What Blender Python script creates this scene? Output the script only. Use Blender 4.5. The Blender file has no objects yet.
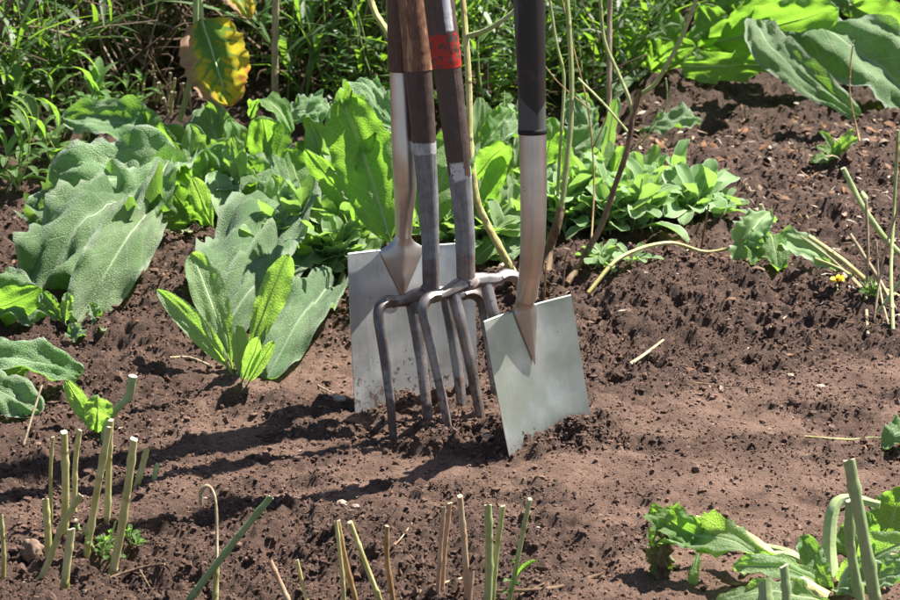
import bpy, math, random
import numpy as np
from mathutils import Vector
R = math.radians
S = bpy.context.scene
# ------------------------------------------------------------------ camera, sky, sun, exposure
CAM_H, PITCH, FPX = 1.587, R(20), 3000.0
cam_d = bpy.data.cameras.new('camera'); cam = bpy.data.objects.new('camera', cam_d); S.collection.objects.link(cam)
cam.location = (0, 0, CAM_H); cam.rotation_euler = (R(90) - PITCH, 0, 0)
cam_d.sensor_width = 36; cam_d.lens = 36 * FPX / 900; cam_d.clip_start = .1; cam_d.clip_end = 500
cam_d.dof.use_dof = True; cam_d.dof.focus_distance = 4.08; cam_d.dof.aperture_fstop = 15
S.camera = cam
SUN_DIR = Vector((.48, .34, .83)).normalized()          # towards the sun
sun_el = math.asin(SUN_DIR.z); sun_az = math.atan2(SUN_DIR.x, SUN_DIR.y)
W = bpy.data.worlds.new('World'); S.world = W; W.use_nodes = True
nt = W.node_tree; bg = nt.nodes['Background']
sky = nt.nodes.new('ShaderNodeTexSky'); sky.sky_type = 'NISHITA'; sky.sun_disc = False
sky.sun_elevation = sun_el; sky.sun_rotation = sun_az
nt.links.new(sky.outputs[0], bg.inputs[0]); bg.inputs[1].default_value = .05
sd = bpy.data.lights.new('sun', 'SUN'); sd.energy = 5.0; sd.angle = R(.53); sd.color = (1, .95, .87)
sun = bpy.data.objects.new('sun', sd); S.collection.objects.link(sun)
sun.rotation_euler = (-SUN_DIR).to_track_quat('-Z', 'Y').to_euler()
S.view_settings.view_transform = 'Standard'; S.view_settings.look = 'None'
S.view_settings.exposure = 1.45; S.view_settings.gamma = 1
S.render.engine = 'CYCLES'
S.cycles.max_bounces = 8; S.cycles.transparent_max_bounces = 8; S.cycles.transmission_bounces = 4

# ------------------------------------------------------------------ pixel <-> place
CF = np.array([0, math.cos(PITCH), -math.sin(PITCH)]); CU = np.array([0, math.sin(PITCH), math.cos(PITCH)])
CX = np.array([1., 0, 0]); CC = np.array([0, 0, CAM_H])
def ray(px, py): return CF + CX * (px - 450) / FPX + CU * (300 - py) / FPX
def P(px, py, Y):                     # the point at that pixel and that distance Y
    d = ray(px, py); return CC + d * (Y / d[1])
def Z(px, py, z=0.0):                 # the point at that pixel and that height
    d = ray(px, py); return CC + d * ((z - CAM_H) / d[2])
def ppm(p): return FPX / float((np.array(p) - CC) @ CF)      # pixels per metre there
def nrm(v):
    v = np.asarray(v, float); return v / max(1e-12, np.linalg.norm(v))

# ------------------------------------------------------------------ noise
def _h(ix, iy, seed):
    n = (ix.astype(np.int64) * 374761393 + iy.astype(np.int64) * 668265263 + seed * 974634777) & 0xffffffff
    n = ((n ^ (n >> 13)) * 1274126177) & 0xffffffff
    n = n ^ (n >> 16)
    return (n & 0xffffff) / float(0x1000000)
def vn(x, y, seed=0):
    x = np.asarray(x, float); y = np.asarray(y, float)
    ix = np.floor(x); iy = np.floor(y); fx = x - ix; fy = y - iy
    def g(a, b):
        an = _h(ix + a, iy + b, seed) * 2 * np.pi
        return np.cos(an) * (fx - a) + np.sin(an) * (fy - b)
    u = fx**3 * (fx * (fx * 6 - 15) + 10); v = fy**3 * (fy * (fy * 6 - 15) + 10)
    return 1.5 * ((g(0, 0) * (1 - u) + g(1, 0) * u) * (1 - v) + (g(0, 1) * (1 - u) + g(1, 1) * u) * v)
def fbm(x, y, seed=0, o=4, g=.5):
    s = 0; a = 1
    for i in range(o): s = s + a * vn(x * 2**i, y * 2**i, seed + i * 7); a *= g
    return s
def lumps(x, y, seed):                # round clods, one per cell
    ix = np.floor(x); iy = np.floor(y); best = np.zeros_like(x)
    for a in (-1, 0, 1):
        for b in (-1, 0, 1):
            cx = ix + a + .15 + .7 * _h(ix + a, iy + b, seed); cy = iy + b + .15 + .7 * _h(ix + a, iy + b, seed + 1)
            r = .25 + .55 * _h(ix + a, iy + b, seed + 2)
            d2 = (x - cx)**2 + (y - cy)**2
            best = np.maximum(best, np.sqrt(np.maximum(0, r * r - d2)))
    return best
def ss(a, b, x): t = np.clip((x - a) / (b - a), 0, 1); return t * t * (3 - 2 * t)

# ------------------------------------------------------------------ mesh collecting
class MB:
    def __init__(s): s.V = []; s.Q = []; s.T = []; s.UV = []; s.n = 0; s.qm = []; s.tm = []; s.C = []
    def add(s, v, q=None, t=None, uv=None, m=0, col=None):
        v = np.asarray(v, float).reshape(-1, 3)
        if q is not None and len(q): q = np.asarray(q); s.Q.append(q + s.n); s.qm.append(np.full(len(q), m))
        if t is not None and len(t): t = np.asarray(t); s.T.append(t + s.n); s.tm.append(np.full(len(t), m))
        s.V.append(v); s.UV.append(np.zeros((len(v), 2)) if uv is None else np.asarray(uv, float))
        if col is None: c = np.zeros((len(v), 4))
        else:
            c = np.asarray(col, float)
            if c.ndim == 1: c = np.tile(c, (len(v), 1))
        s.C.append(c); s.n += len(v)
    def build(s, name, mats, parent=None, smooth=True, origin=None):
        me = bpy.data.meshes.new(name)
        V = np.concatenate(s.V)
        o = np.zeros(3)
        if parent is not None: o = np.array(parent['_o']) if '_o' in parent else np.array(parent.location)
        elif origin is not None: o = np.asarray(origin, float)
        V = V - o
        Q = np.concatenate(s.Q) if s.Q else np.zeros((0, 4), int); T = np.concatenate(s.T) if s.T else np.zeros((0, 3), int)
        lv = np.concatenate([Q.ravel(), T.ravel()]).astype(np.int32)
        ls = np.concatenate([np.arange(len(Q)) * 4, len(Q) * 4 + np.arange(len(T)) * 3]).astype(np.int32)
        me.vertices.add(len(V)); me.vertices.foreach_set('co', V.ravel().astype(np.float32))
        me.loops.add(len(lv)); me.loops.foreach_set('vertex_index', lv)
        me.polygons.add(len(ls)); me.polygons.foreach_set('loop_start', ls)
        mi = np.concatenate((s.qm or []) + (s.tm or [])) if (s.qm or s.tm) else np.zeros(0)
        me.polygons.foreach_set('material_index', mi.astype(np.int32))
        me.update(calc_edges=True)
        UV = np.concatenate(s.UV); uvl = me.uv_layers.new(name='UVMap')
        uvl.data.foreach_set('uv', UV[lv].ravel().astype(np.float32))
        C = np.concatenate(s.C)
        if C.any():
            ca = me.color_attributes.new('tint', 'FLOAT_COLOR', 'POINT'); ca.data.foreach_set('color', C.ravel().astype(np.float32))
        me.polygons.foreach_set('use_smooth', np.full(len(ls), smooth))
        for m in (mats if isinstance(mats, (list, tuple)) else [mats]): me.materials.append(m)
        ob = bpy.data.objects.new(name, me); S.collection.objects.link(ob)
        if parent is not None: ob.parent = parent
        else: ob.location = o
        return ob
def tag(o, label, cat, group=None, kind=None):
    if label: o['label'] = label
    if cat: o['category'] = cat
    if group: o['group'] = group
    if kind: o['kind'] = kind
    return o
def root(name, loc, label, cat, group=None):
    o = bpy.data.objects.new(name, None); S.collection.objects.link(o); o.location = tuple(loc); o.empty_display_size = .05
    return tag(o, label, cat, group)
def spline(pts, n):                   # Catmull-Rom through pts
    p = np.asarray(pts, float)
    if len(p) == 2: return p[0] + (p[1] - p[0]) * np.linspace(0, 1, n)[:, None]
    p = np.vstack([2 * p[0] - p[1], p, 2 * p[-1] - p[-2]]); m = len(p) - 3; out = []
    for t in np.linspace(0, m, n):
        i = min(int(t), m - 1); u = t - i; a, b, c, d = p[i:i + 4]
        out.append(.5 * (2 * b + (c - a) * u + (2 * a - 5 * b + 4 * c - d) * u * u + (3 * b - a - 3 * c + d) * u**3))
    return np.array(out)
def tube(mb, path, rad, ns=10, m=0, cap=True, sq=0.0, capm=None, start=None, wob=0, seed=0, col=None):
    path = np.asarray(path, float); k = len(path); rad = np.interp(np.linspace(0, 1, k), np.linspace(0, 1, len(np.atleast_1d(rad))), np.atleast_1d(rad))
    T = np.gradient(path, axis=0); T /= np.linalg.norm(T, axis=1)[:, None] + 1e-12
    a = np.array(start if start is not None else (0.03, -1, .02), float); a = a - T[0] * (a @ T[0])
    if np.linalg.norm(a) < .05: a = np.cross(T[0], (1, 0, 0))
    a = nrm(a); V = []; U = []; L = np.concatenate([[0], np.cumsum(np.linalg.norm(np.diff(path, axis=0), axis=1))])
    th = np.arange(ns + 1) / ns * 2 * np.pi
    for i in range(k):
        a = nrm(a - T[i] * (a @ T[i])); b = np.cross(T[i], a)
        rr = rad[i] * (1 + sq * (np.abs(np.cos(2 * th)) - .5)) if sq else rad[i] * np.ones(ns + 1)
        if wob: rr = rr * (1 + wob * vn(th * 0 + i * .37 + np.cos(th), np.sin(th) + seed, seed))
        V.append(path[i] + np.outer(np.cos(th) * rr, a) + np.outer(np.sin(th) * rr, b))
        U.append(np.stack([th / (2 * np.pi), np.full(ns + 1, L[i])], 1))
    V = np.concatenate(V); U = np.concatenate(U); s = ns + 1
    i, j = np.meshgrid(np.arange(k - 1), np.arange(ns), indexing='ij'); q = np.stack([i * s + j, (i + 1) * s + j, (i + 1) * s + j + 1, i * s + j + 1], -1).reshape(-1, 4)[:, ::-1]
    mb.add(V, q, uv=U, m=m, col=col)
    if cap:
        for e in (0, k - 1):
            ring = V[e * s:e * s + ns]; c = path[e]; vv = np.vstack([ring, c]); t = [(x, (x + 1) % ns, ns) if e else ((x + 1) % ns, x, ns) for x in range(ns)]
            mb.add(vv, t=t, uv=np.full((ns + 1, 2), .5), m=m if capm is None else capm, col=col)
def grid_faces(nr, nc):
    i, j = np.meshgrid(np.arange(nr - 1), np.arange(nc - 1), indexing='ij')
    return np.stack([i * nc + j, i * nc + j + 1, (i + 1) * nc + j + 1, (i + 1) * nc + j], -1).reshape(-1, 4)
def leafgeo(mb, base, tip, width, n, arch=.1, curl=0, fold=.25, ruf=.08, nu=5, nv=7, pet=.1, a=.75, b=.55, twist=0, seed=0, m=0, mm=None, rib=.0, side=(0, 0), pucker=0, teeth=0, col=None, nver=8, wave=0):
    """One leaf blade from base to tip, its upper face towards n; pucker raises the cloth between the side veins."""
    base = np.asarray(base, float); tip = np.asarray(tip, float); n = nrm(n); L = np.linalg.norm(tip - base)
    rs = np.random.RandomState(seed); ph = rs.rand(6) * 6.28
    t = 1 - (1 - np.linspace(0, 1, nv))**1.5; d = (tip - base) / L; n = nrm(n - d * (n @ d)); s0 = np.cross(d, n)
    mid = base + np.outer(t, tip - base) + np.outer(arch * L * 4 * t * (1 - t), n) - np.outer(curl * L * np.maximum(0, t - .45)**2 * 2, n) + np.outer(side[0] * L * np.sin(np.pi * t), s0)
    T = np.gradient(mid, axis=0); T /= np.linalg.norm(T, axis=1)[:, None]
    sd_ = np.cross(T, n); sd_ /= np.linalg.norm(sd_, axis=1)[:, None]; N = np.cross(sd_, T)
    if twist:
        an = twist * t; c, s_ = np.cos(an)[:, None], np.sin(an)[:, None]; sd_, N = sd_ * c + N * s_, N * c - sd_ * s_
    tp = np.clip((t - pet) / (1 - pet), 0, 1); pk = (a / (a + b))**a * (b / (a + b))**b
    w = width / 2 * (tp**a * (1 - tp)**b / pk) + (.012 * L if pet > .02 else .004 * L) * (1 - t)
    u = np.linspace(-1, 1, nu); Ug, Tg = np.meshgrid(u, t)
    wg = w[:, None] * np.ones(nu)
    if teeth: wg = wg * (1 + teeth * np.abs(Ug)**3 * vn(Tg * 38 + ph[0] * 9, Ug * 1.5, seed))
    fr = 2.2 + rs.rand() * 1.5
    off = fold * np.abs(Ug)**1.3 * wg + ruf * width * np.abs(Ug)**2 * (np.sin(Tg * fr * 6.28 + ph[1] + (Ug > 0) * ph[2]) + .5 * np.sin(Tg * fr * 15 + ph[3] - (Ug > 0) * ph[4]))
    off = off + ruf * width * .6 * vn(Tg * 4 + ph[0], Ug * 2 + ph[1], seed)
    if wave: off = off + wave * width * (vn(Tg * 2.3 + ph[4], Ug * 1.3 + ph[5], seed + 5) + .5 * vn(Tg * 5 + ph[0], Ug * 2.6 + ph[5], seed + 9))
    if pucker: off = off + pucker * width * (np.abs(np.sin(np.pi * (Tg * nver - np.abs(Ug) * 2.1)))**.6 * np.minimum(1, 4 * np.abs(Ug)) - .5) + pucker * width * .55 * vn(Tg * L / width * 14 + ph[2], Ug * 7 + ph[3], seed)
    V = mid[:, None, :] + sd_[:, None, :] * (Ug * wg)[..., None] + N[:, None, :] * off[..., None]
    uv = np.stack([Ug * .5 + .5, Tg], -1).reshape(-1, 2)
    mb.add(V.reshape(-1, 3), grid_faces(nv, nu), uv=uv, m=m, col=col)
    if rib:
        k = max(2, int(nv * .92)); off0 = (off[:, nu // 2])[:k, None]
        tube(mb, mid[:k] + N[:k] * (off0 - rib * .35), np.linspace(1, .18, k) * rib, 6, m=m if mm is None else mm, cap=False)

# ------------------------------------------------------------------ materials
def newmat(name):
    m = bpy.data.materials.new(name); m.use_nodes = True; t = m.node_tree; t.nodes.clear()
    out = t.nodes.new('ShaderNodeOutputMaterial'); return m, t, out
class NT:
    def __init__(s, t): s.t = t
    def n(s, ty, **k):
        x = s.t.nodes.new('ShaderNode' + ty)
        for a, b in k.items():
            if a.startswith('i_'): x.inputs[a[2:].replace('_', ' ')].default_value = b
            else: setattr(x, a, b)
        return x
    def l(s, a, b): s.t.links.new(a, b)
    def val(s, sock, v):
        if hasattr(v, 'is_linked') or hasattr(v, 'links'): s.l(v, sock)
        else: sock.default_value = v
    def math(s, op, a, b=0.0, c=None, clamp=False):
        x = s.n('Math', operation=op, use_clamp=clamp); s.val(x.inputs[0], a); s.val(x.inputs[1], b)
        if c is not None: s.val(x.inputs[2], c)
        return x.outputs[0]
    def mr(s, v, a, b, c=0.0, d=1.0, smooth=True):
        x = s.n('MapRange', interpolation_type='SMOOTHSTEP' if smooth else 'LINEAR'); s.val(x.inputs[0], v)
        for i, k in enumerate((a, b, c, d)): s.val(x.inputs[i + 1], k)
        return x.outputs[0]
    def mix(s, f, a, b, mode='MIX'):
        x = s.n('Mix', data_type='RGBA', blend_type=mode); s.val(x.inputs[0], f); s.val(x.inputs[6], a if hasattr(a, 'links') else (*a, 1)); s.val(x.inputs[7], b if hasattr(b, 'links') else (*b, 1))
        return x.outputs[2]
    def noise(s, scale, detail=4, rough=.55, vec=None, dist=0):
        x = s.n('TexNoise'); x.inputs['Scale'].default_value = scale; x.inputs['Detail'].default_value = detail; x.inputs['Roughness'].default_value = rough; x.inputs['Distortion'].default_value = dist
        if vec is not None: s.l(vec, x.inputs['Vector'])
        return x.outputs['Fac']
    def pos(s): return s.n('NewGeometry').outputs['Position']
    def uv(s):
        x = s.n('SeparateXYZ'); u = s.n('UVMap'); s.l(u.outputs[0], x.inputs[0]); return x.outputs[0], x.outputs[1], u.outputs[0]
    def vscale(s, vec, sx, sy, sz):
        x = s.n('Mapping'); s.l(vec, x.inputs[0]); x.inputs['Scale'].default_value = (sx, sy, sz); return x.outputs[0]
    def bump(s, h, dist, strength=1.0):
        x = s.n('Bump'); x.inputs['Strength'].default_value = strength; x.inputs['Distance'].default_value = dist; s.l(h, x.inputs['Height']); return x.outputs[0]
    def bsdf(s, col, rough=.6, metal=0.0, normal=None, spec=.5, sheen=0.0):
        b = s.n('BsdfPrincipled'); s.val(b.inputs['Base Color'], col if hasattr(col, 'links') else (*col, 1)); s.val(b.inputs['Roughness'], rough); s.val(b.inputs['Metallic'], metal)
        s.val(b.inputs['Specular IOR Level'], spec)
        if sheen: b.inputs['Sheen Weight'].default_value = sheen; b.inputs['Sheen Roughness'].default_value = .4
        if normal is not None: s.l(normal, b.inputs['Normal'])
        return b.outputs[0]

def leaf_mat(name, c1, c2, vein, trans, tf=.45, rough=.55, spec=.4, sheen=0, reticle=0, edge=None, nver=8, spots=None, bumpd=.0006, varscale=14, obvar=.25):
    m, t, out = newmat(name); N = NT(t); ux, uy, uvv = N.uv(); pos = N.pos()
    x = N.math('ABSOLUTE', N.math('MULTIPLY_ADD', ux, 2.0, -1.0))
    rnd = N.n('ObjectInfo').outputs['Random']
    nz = N.noise(varscale, 4, .6, pos)
    col = N.mix(N.mr(nz, .35, .68), c1, c2)
    mid = N.mr(x, .03, .075, 1, 0)
    sv = N.math('ABSOLUTE', N.math('SUBTRACT', N.math('FRACT', N.math('SUBTRACT', N.math('MULTIPLY', uy, float(nver)), N.math('MULTIPLY', x, 2.1))), .5))
    side = N.mr(sv, .44, .5, 0, .75)
    wob = N.math('MULTIPLY', N.noise(40, 2, .5, pos), 1.3)
    s2 = N.math('ABSOLUTE', N.math('SUBTRACT', N.math('FRACT', N.math('ADD', N.math('ADD', N.math('MULTIPLY', uy, nver * 2.7), N.math('MULTIPLY', x, 3.2)), wob)), .5))
    ve = N.math('MAXIMUM', N.math('MAXIMUM', mid, side), N.mr(s2, .42, .5, 0, .4))
    h = N.math('MULTIPLY', ve, -1.0)
    if reticle:
        vo = N.n('TexVoronoi', feature='DISTANCE_TO_EDGE'); vo.inputs['Scale'].default_value = reticle; N.l(pos, vo.inputs['Vector'])
        cell = N.mr(vo.outputs[0], 0, .28, 0, 1); h = N.math('ADD', h, N.math('MULTIPLY', cell, .75))
        col = N.mix(N.math('MULTIPLY', N.math('SUBTRACT', 1.0, cell), .55), col, [k * .55 for k in c1])
        h = N.math('ADD', h, N.math('MULTIPLY', N.noise(reticle * 5, 3, .7, pos), .7))
    else:
        h = N.math('ADD', h, N.math('MULTIPLY', N.noise(260, 3, .6, pos), .5))
    col = N.mix(N.math('MULTIPLY', ve, .75), col, vein)
    if edge: col = N.mix(N.mr(x, .84, .95), col, edge)
    if spots: col = N.mix(N.mr(N.noise(55, 3, .7, pos), .69, .76, 0, .85), col, spots)
    hv = N.n('HueSaturation'); N.l(col, hv.inputs['Color']); N.val(hv.inputs['Value'], N.math('MULTIPLY_ADD', rnd, obvar, 1 - obvar / 2)); N.val(hv.inputs['Hue'], N.math('MULTIPLY_ADD', rnd, .02, .49))
    nb = N.bump(h, bumpd, .9)
    b = N.bsdf(hv.outputs[0], rough, 0, nb, spec, sheen)
    tr = N.n('BsdfTranslucent'); tc = N.mix(N.math('MULTIPLY', ve, .5), trans, [min(1, k * 1.25 + .08) for k in trans])
    if reticle: tc = N.mix(N.math('MULTIPLY', N.math('SUBTRACT', 1.0, cell), .3), tc, [k * .6 for k in trans])
    tc = N.mix(N.mr(nz, .35, .7, 0, .4), tc, [trans[0] * .6, trans[1] * .7, trans[2] * .6])
    N.l(tc, tr.inputs[0]); N.l(nb, tr.inputs['Normal'])
    mx = N.n('MixShader'); mx.inputs[0].default_value = tf; N.l(b, mx.inputs[1]); N.l(tr.outputs[0], mx.inputs[2]); N.l(mx.outputs[0], out.inputs[0])
    return m
def plain(name, c1, c2, rough=.7, metal=0, scale=60, bumpd=.0005, spec=.3, stretch=(1, 1, 1), bs=None):
    m, t, out = newmat(name); N = NT(t); pos = N.vscale(N.n('TexCoord').outputs['Object'], *stretch)
    nz = N.noise(scale, 5, .65, pos); col = N.mix(N.mr(nz, .32, .68), c1, c2)
    N.l(N.bsdf(col, rough, metal, N.bump(N.noise(bs or scale * 3, 4, .6, pos), bumpd), spec), out.inputs[0]); return m
def tintmat(name, rough=.7, tf=0.0, scale=80, spec=.3):     # colour of each piece is carried by the mesh
    m, t, out = newmat(name); N = NT(t); c = N.n('VertexColor', layer_name='tint').outputs[0]
    col = N.mix(N.mr(N.noise(scale, 4, .65, N.pos()), .3, .7, 0, .55), c, (.04, .025, .015)) if tf == 0 else c
    b = N.bsdf(col, rough, 0, N.bump(N.noise(scale * 4, 3, .6, N.pos()), .0005), spec)
    if tf:
        tr = N.n('BsdfTranslucent'); g = N.mix(.8, c, (.34, .62, .04)); N.l(g, tr.inputs[0]); mx = N.n('MixShader'); mx.inputs[0].default_value = tf
        N.l(b, mx.inputs[1]); N.l(tr.outputs[0], mx.inputs[2]); b = mx.outputs[0]
    N.l(b, out.inputs[0]); return m
M = {}
def stalk(name, c1, c2, dark, rough=.55):     # fibrous stalk: lengthwise streaks, scars, darker rings where leaves were
    m, t, out = newmat(name); N = NT(t); ux, uy, uvv = N.uv(); pos = N.pos()
    st = N.noise(1, 5, .7, N.vscale(uvv, 22, 18, 1)); big = N.noise(28, 4, .6, pos)
    col = N.mix(N.mr(N.math('ADD', N.math('MULTIPLY', st, .5), N.math('MULTIPLY', big, .5)), .38, .6), c1, c2)
    ring = N.mr(N.math('ABSOLUTE', N.math('SUBTRACT', N.math('FRACT', N.math('ADD', N.math('MULTIPLY', uy, 9.0), N.math('MULTIPLY', N.noise(6, 2, .5, pos), 2.0))), .5)), .0, .06, 1, 0)
    col = N.mix(N.math('MULTIPLY', ring, .3), col, dark); col = N.mix(N.mr(N.noise(110, 5, .75, pos), .60, .70, 0, .7), col, dark)
    N.l(N.bsdf(col, rough, 0, N.bump(N.math('ADD', N.math('MULTIPLY', st, 1.0), ring), .0012), .35), out.inputs[0]); return m
M['stem_green'] = stalk('green_stem', (.27, .33, .10), (.44, .48, .22), (.22, .18, .08))
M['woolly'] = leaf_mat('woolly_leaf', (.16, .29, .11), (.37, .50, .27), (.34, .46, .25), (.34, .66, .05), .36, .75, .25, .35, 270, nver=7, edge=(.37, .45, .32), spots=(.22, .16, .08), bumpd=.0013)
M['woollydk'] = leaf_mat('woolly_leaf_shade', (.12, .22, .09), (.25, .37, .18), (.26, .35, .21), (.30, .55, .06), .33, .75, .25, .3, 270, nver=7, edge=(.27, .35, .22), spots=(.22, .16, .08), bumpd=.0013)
M['soft'] = leaf_mat('soft_green_leaf', (.13, .25, .07), (.20, .33, .11), (.42, .52, .24), (.36, .68, .06), .5, .55, .35, .15, 240, nver=9, bumpd=.0006)
M['sage'] = leaf_mat('sage_leaf', (.16, .28, .10), (.27, .40, .18), (.36, .46, .27), (.40, .66, .11), .40, .6, .35, .2, 0, edge=(.5, .58, .42), nver=6, bumpd=.0004)
M['young'] = leaf_mat('young_leaf', (.22, .33, .15), (.29, .40, .22), (.5, .6, .38), (.50, .85, .10), .45, .65, .3, .2, 230, nver=8, bumpd=.0007)
M['olive'] = leaf_mat('dull_leaf', (.20, .24, .10), (.28, .30, .15), (.33, .34, .18), (.3, .38, .06), .3, .7, .25, 0, 160, nver=7, spots=(.12, .08, .04), bumpd=.001)
M['stem_wool'] = plain('woolly_midrib', (.25, .33, .19), (.31, .39, .25), .75, scale=90)
M['stem_pale'] = plain('pale_petiole', (.30, .40, .15), (.40, .48, .24), .55, scale=90)
M['stem_blue'] = stalk('green_stem_thick', (.20, .29, .10), (.34, .43, .20), (.20, .18, .09), .45)
M['stem_olive'] = stalk('olive_stem', (.40, .37, .11), (.66, .60, .28), (.26, .15, .07))
M['stem_pink'] = stalk('pink_stem', (.46, .24, .15), (.56, .43, .26), (.24, .13, .09))
M['stem_red'] = stalk('reddish_stem', (.27, .10, .05), (.46, .34, .14), (.14, .06, .04))
M['stem_brown'] = plain('brown_stem', (.10, .055, .03), (.22, .15, .09), .75, scale=70, stretch=(1, 1, .3), bumpd=.001)
M['stem_dry'] = plain('dry_stem', (.30, .23, .14), (.46, .37, .25), .75, scale=80, stretch=(1, 1, .3), bumpd=.001)
M['cut'] = plain('cut_pith', (.42, .38, .26), (.66, .62, .48), .85, scale=330, bumpd=.0015)
M['stone'] = plain('pebble', (.30, .22, .17), (.45, .36, .29), .75, scale=60, bumpd=.0012)
M['stone_dk'] = plain('brown_stone', (.16, .10, .07), (.28, .2, .14), .8, scale=50, bumpd=.0015)
M['dead'] = plain('withered_leaf', (.07, .045, .02), (.2, .15, .08), .8, scale=60, bumpd=.002)
M['herb'] = tintmat('undergrowth_leaf', .45, .42, spec=.5)
M['litter'] = tintmat('litter_flakes', .8)
M['flower'] = plain('yellow_petal', (.75, .5, .02), (.8, .62, .05), .5)

# soil
def soil_mat(name, crumb=False):
    m, t, out = newmat(name); N = NT(t); pos = N.pos()
    a = N.n('Attribute', attribute_name='tint'); sx = N.n('SeparateColor'); N.l(a.outputs['Color'], sx.inputs[0]); loose = sx.outputs[0]; shade_moist = sx.outputs[1]
    firm = N.mix(N.mr(N.noise(9, 6, .65, pos), .35, .65), (.160, .091, .062), (.300, .185, .132))
    rich = N.mix(N.mr(N.noise(40, 6, .7, pos), .3, .7), (.060, .033, .022), (.182, .107, .076))
    n2 = N.noise(6, 5, .7, pos)
    f = N.mr(N.math('ADD', loose, N.math('MULTIPLY_ADD', n2, .8, -.4)), .25, .8)
    col = N.mix(f, firm, rich)
    fine = N.noise(420, 4, .75, pos)
    col = N.mix(N.mr(fine, .38, .62, 0, .45), col, (.06, .035, .026))
    col = N.mix(N.mr(N.noise(310, 2, .5, pos), .69, .74, 0, .7), col, (.40, .31, .25))
    col = N.mix(N.math('MULTIPLY', shade_moist, .6), col, (.05, .03, .022))  # thicket shade painted into the ground colour; random damp on the crumbs
    h = N.math('ADD', N.noise(120, 6, .75, pos), N.math('MULTIPLY', N.noise(330, 4, .8, pos), .6))
    N.l(N.bsdf(col, .74, 0, N.bump(h, .008 if not crumb else .003, 1.0), .3), out.inputs[0]); return m
M['soil'] = soil_mat('garden_soil'); M['crumb'] = soil_mat('soil_crumb', True)

# metals and handles
def metal_mat(name, base, base2, rough, dirt=.5, dirtcol=(.085, .055, .042), lo=0, hi=.08, metal=1.0, green=None, streak=True, speck=.66):
    m, t, out = newmat(name); N = NT(t); ux, uy, uvv = N.uv(); pos = N.pos()
    st = N.noise(1, 5, .6, N.vscale(uvv, 260, 9, 1)); bl = N.noise(14, 4, .6, pos)
    f = N.math('ADD', N.math('MULTIPLY', st, .25), N.math('MULTIPLY', bl, .75)) if streak else bl
    col = N.mix(N.mr(f, .38, .62), base, base2)
    if green: col = N.mix(N.mr(N.noise(11, 3, .6, pos), .42, .62, 0, .7), col, green)
    near = N.mr(uy, lo, hi, 1, 0)                  # dried soil, thickest on the part that was in the ground
    d = N.math('ADD', N.noise(95, 6, .75, pos), N.math('MULTIPLY', near, .14))
    dm = N.mr(d, speck, speck + .012, 0, 1); film = N.math('MULTIPLY', N.mr(N.noise(22, 6, .75, pos), .4, .7), N.math('MULTIPLY_ADD', near, .85, .18))
    mask = N.math('MAXIMUM', N.math('MULTIPLY', dm, .95), N.math('MULTIPLY', film, dirt), clamp=True)
    col = N.mix(mask, col, dirtcol)
    mt = N.math('MULTIPLY', N.math('SUBTRACT', 1.0, mask), metal)
    rg = N.math('ADD', N.math('MULTIPLY', mask, .6), N.math('MULTIPLY_ADD', st, .12, rough - .06), clamp=True)
    N.l(N.bsdf(col, rg, mt, N.bump(N.math('ADD', N.math('MULTIPLY', dm, .08), N.math('MULTIPLY', bl, .3)), .0012), .5), out.inputs[0]); return m
M['blade_b'] = metal_mat('galled_steel_blade', (.48, .50, .50), (.66, .68, .67), .44, .4, lo=0, hi=.14, speck=.66, metal=.85)
M['blade_r'] = metal_mat('brushed_green_grey_blade', (.48, .50, .45), (.66, .67, .61), .42, .5, lo=0, hi=.05, green=(.42, .47, .37), speck=.68, metal=.8)
M['shaft'] = metal_mat('brushed_shaft', (.52, .50, .48), (.68, .66, .64), .36, .1, lo=-2, hi=-1, speck=.80)
M['socket'] = metal_mat('socket_steel', (.42, .38, .35), (.55, .51, .47), .42, .3, lo=-2, hi=-1, speck=.72)
M['tine'] = metal_mat('worn_fork_steel', (.12, .10, .09), (.33, .30, .29), .40, .9, (.13, .08, .06), lo=0, hi=.14, metal=.85, speck=.62, streak=False)
def handle_mat(name, parts, wood=None, drip=None, patch=None):
    """bands of paint, bare steel or wood along a handle (v metres from its lower end)"""
    m, t, out = newmat(name); N = NT(t); ux, uy, uvv = N.uv(); pos = N.pos()
    gr = N.noise(1, 6, .7, N.vscale(uvv, 60, 22, 1), .6); sp = N.noise(70, 5, .7, pos); jag = N.math('MULTIPLY_ADD', N.noise(90, 4, .7, pos), .012, -.006)
    v = N.math('ADD', uy, jag)
    col = None; rough = .6
    for (v0, c1, c2) in parts:
        c = N.mix(N.mr(N.math('ADD', N.math('MULTIPLY', gr, .5), N.math('MULTIPLY', sp, .5)), .4, .6), c1, c2)
        col = c if col is None else N.mix(N.mr(v, v0, v0 + .0012, 0, 1), col, c)
    if wood: # worn bare patches
        col = N.mix(N.math('MULTIPLY', N.mr(uy, wood[0], wood[0] + .01), N.mr(N.noise(1, 5, .7, N.vscale(uvv, 9, 14, 1), .8), .53, .62, 0, .9)), col, wood[1])
    for (a0, a1, u0, u1, c, den) in (patch or []):
        e = .004
        b = N.math('MULTIPLY', N.math('MULTIPLY', N.mr(v, a0, a0 + e), N.mr(v, a1 - e, a1, 1, 0)), N.math('MULTIPLY', N.mr(N.math('ADD', ux, N.math('MULTIPLY', jag, 3.0)), u0, u0 + .02), N.mr(N.math('ADD', ux, N.math('MULTIPLY', jag, 3.0)), u1 - .02, u1, 1, 0)))
        b = N.math('MULTIPLY', b, N.mr(N.noise(75, 5, .65, pos), den, den + .06)); col = N.mix(b, col, c)
    col = N.mix(N.mr(N.noise(160, 4, .7, pos), .66, .72, 0, .5), col, (.14, .09, .065))
    N.l(N.bsdf(col, N.mr(sp, .3, .7, .38, .62), 0, N.bump(N.math('ADD', gr, sp), .0009), .5), out.inputs[0]); return m

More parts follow.
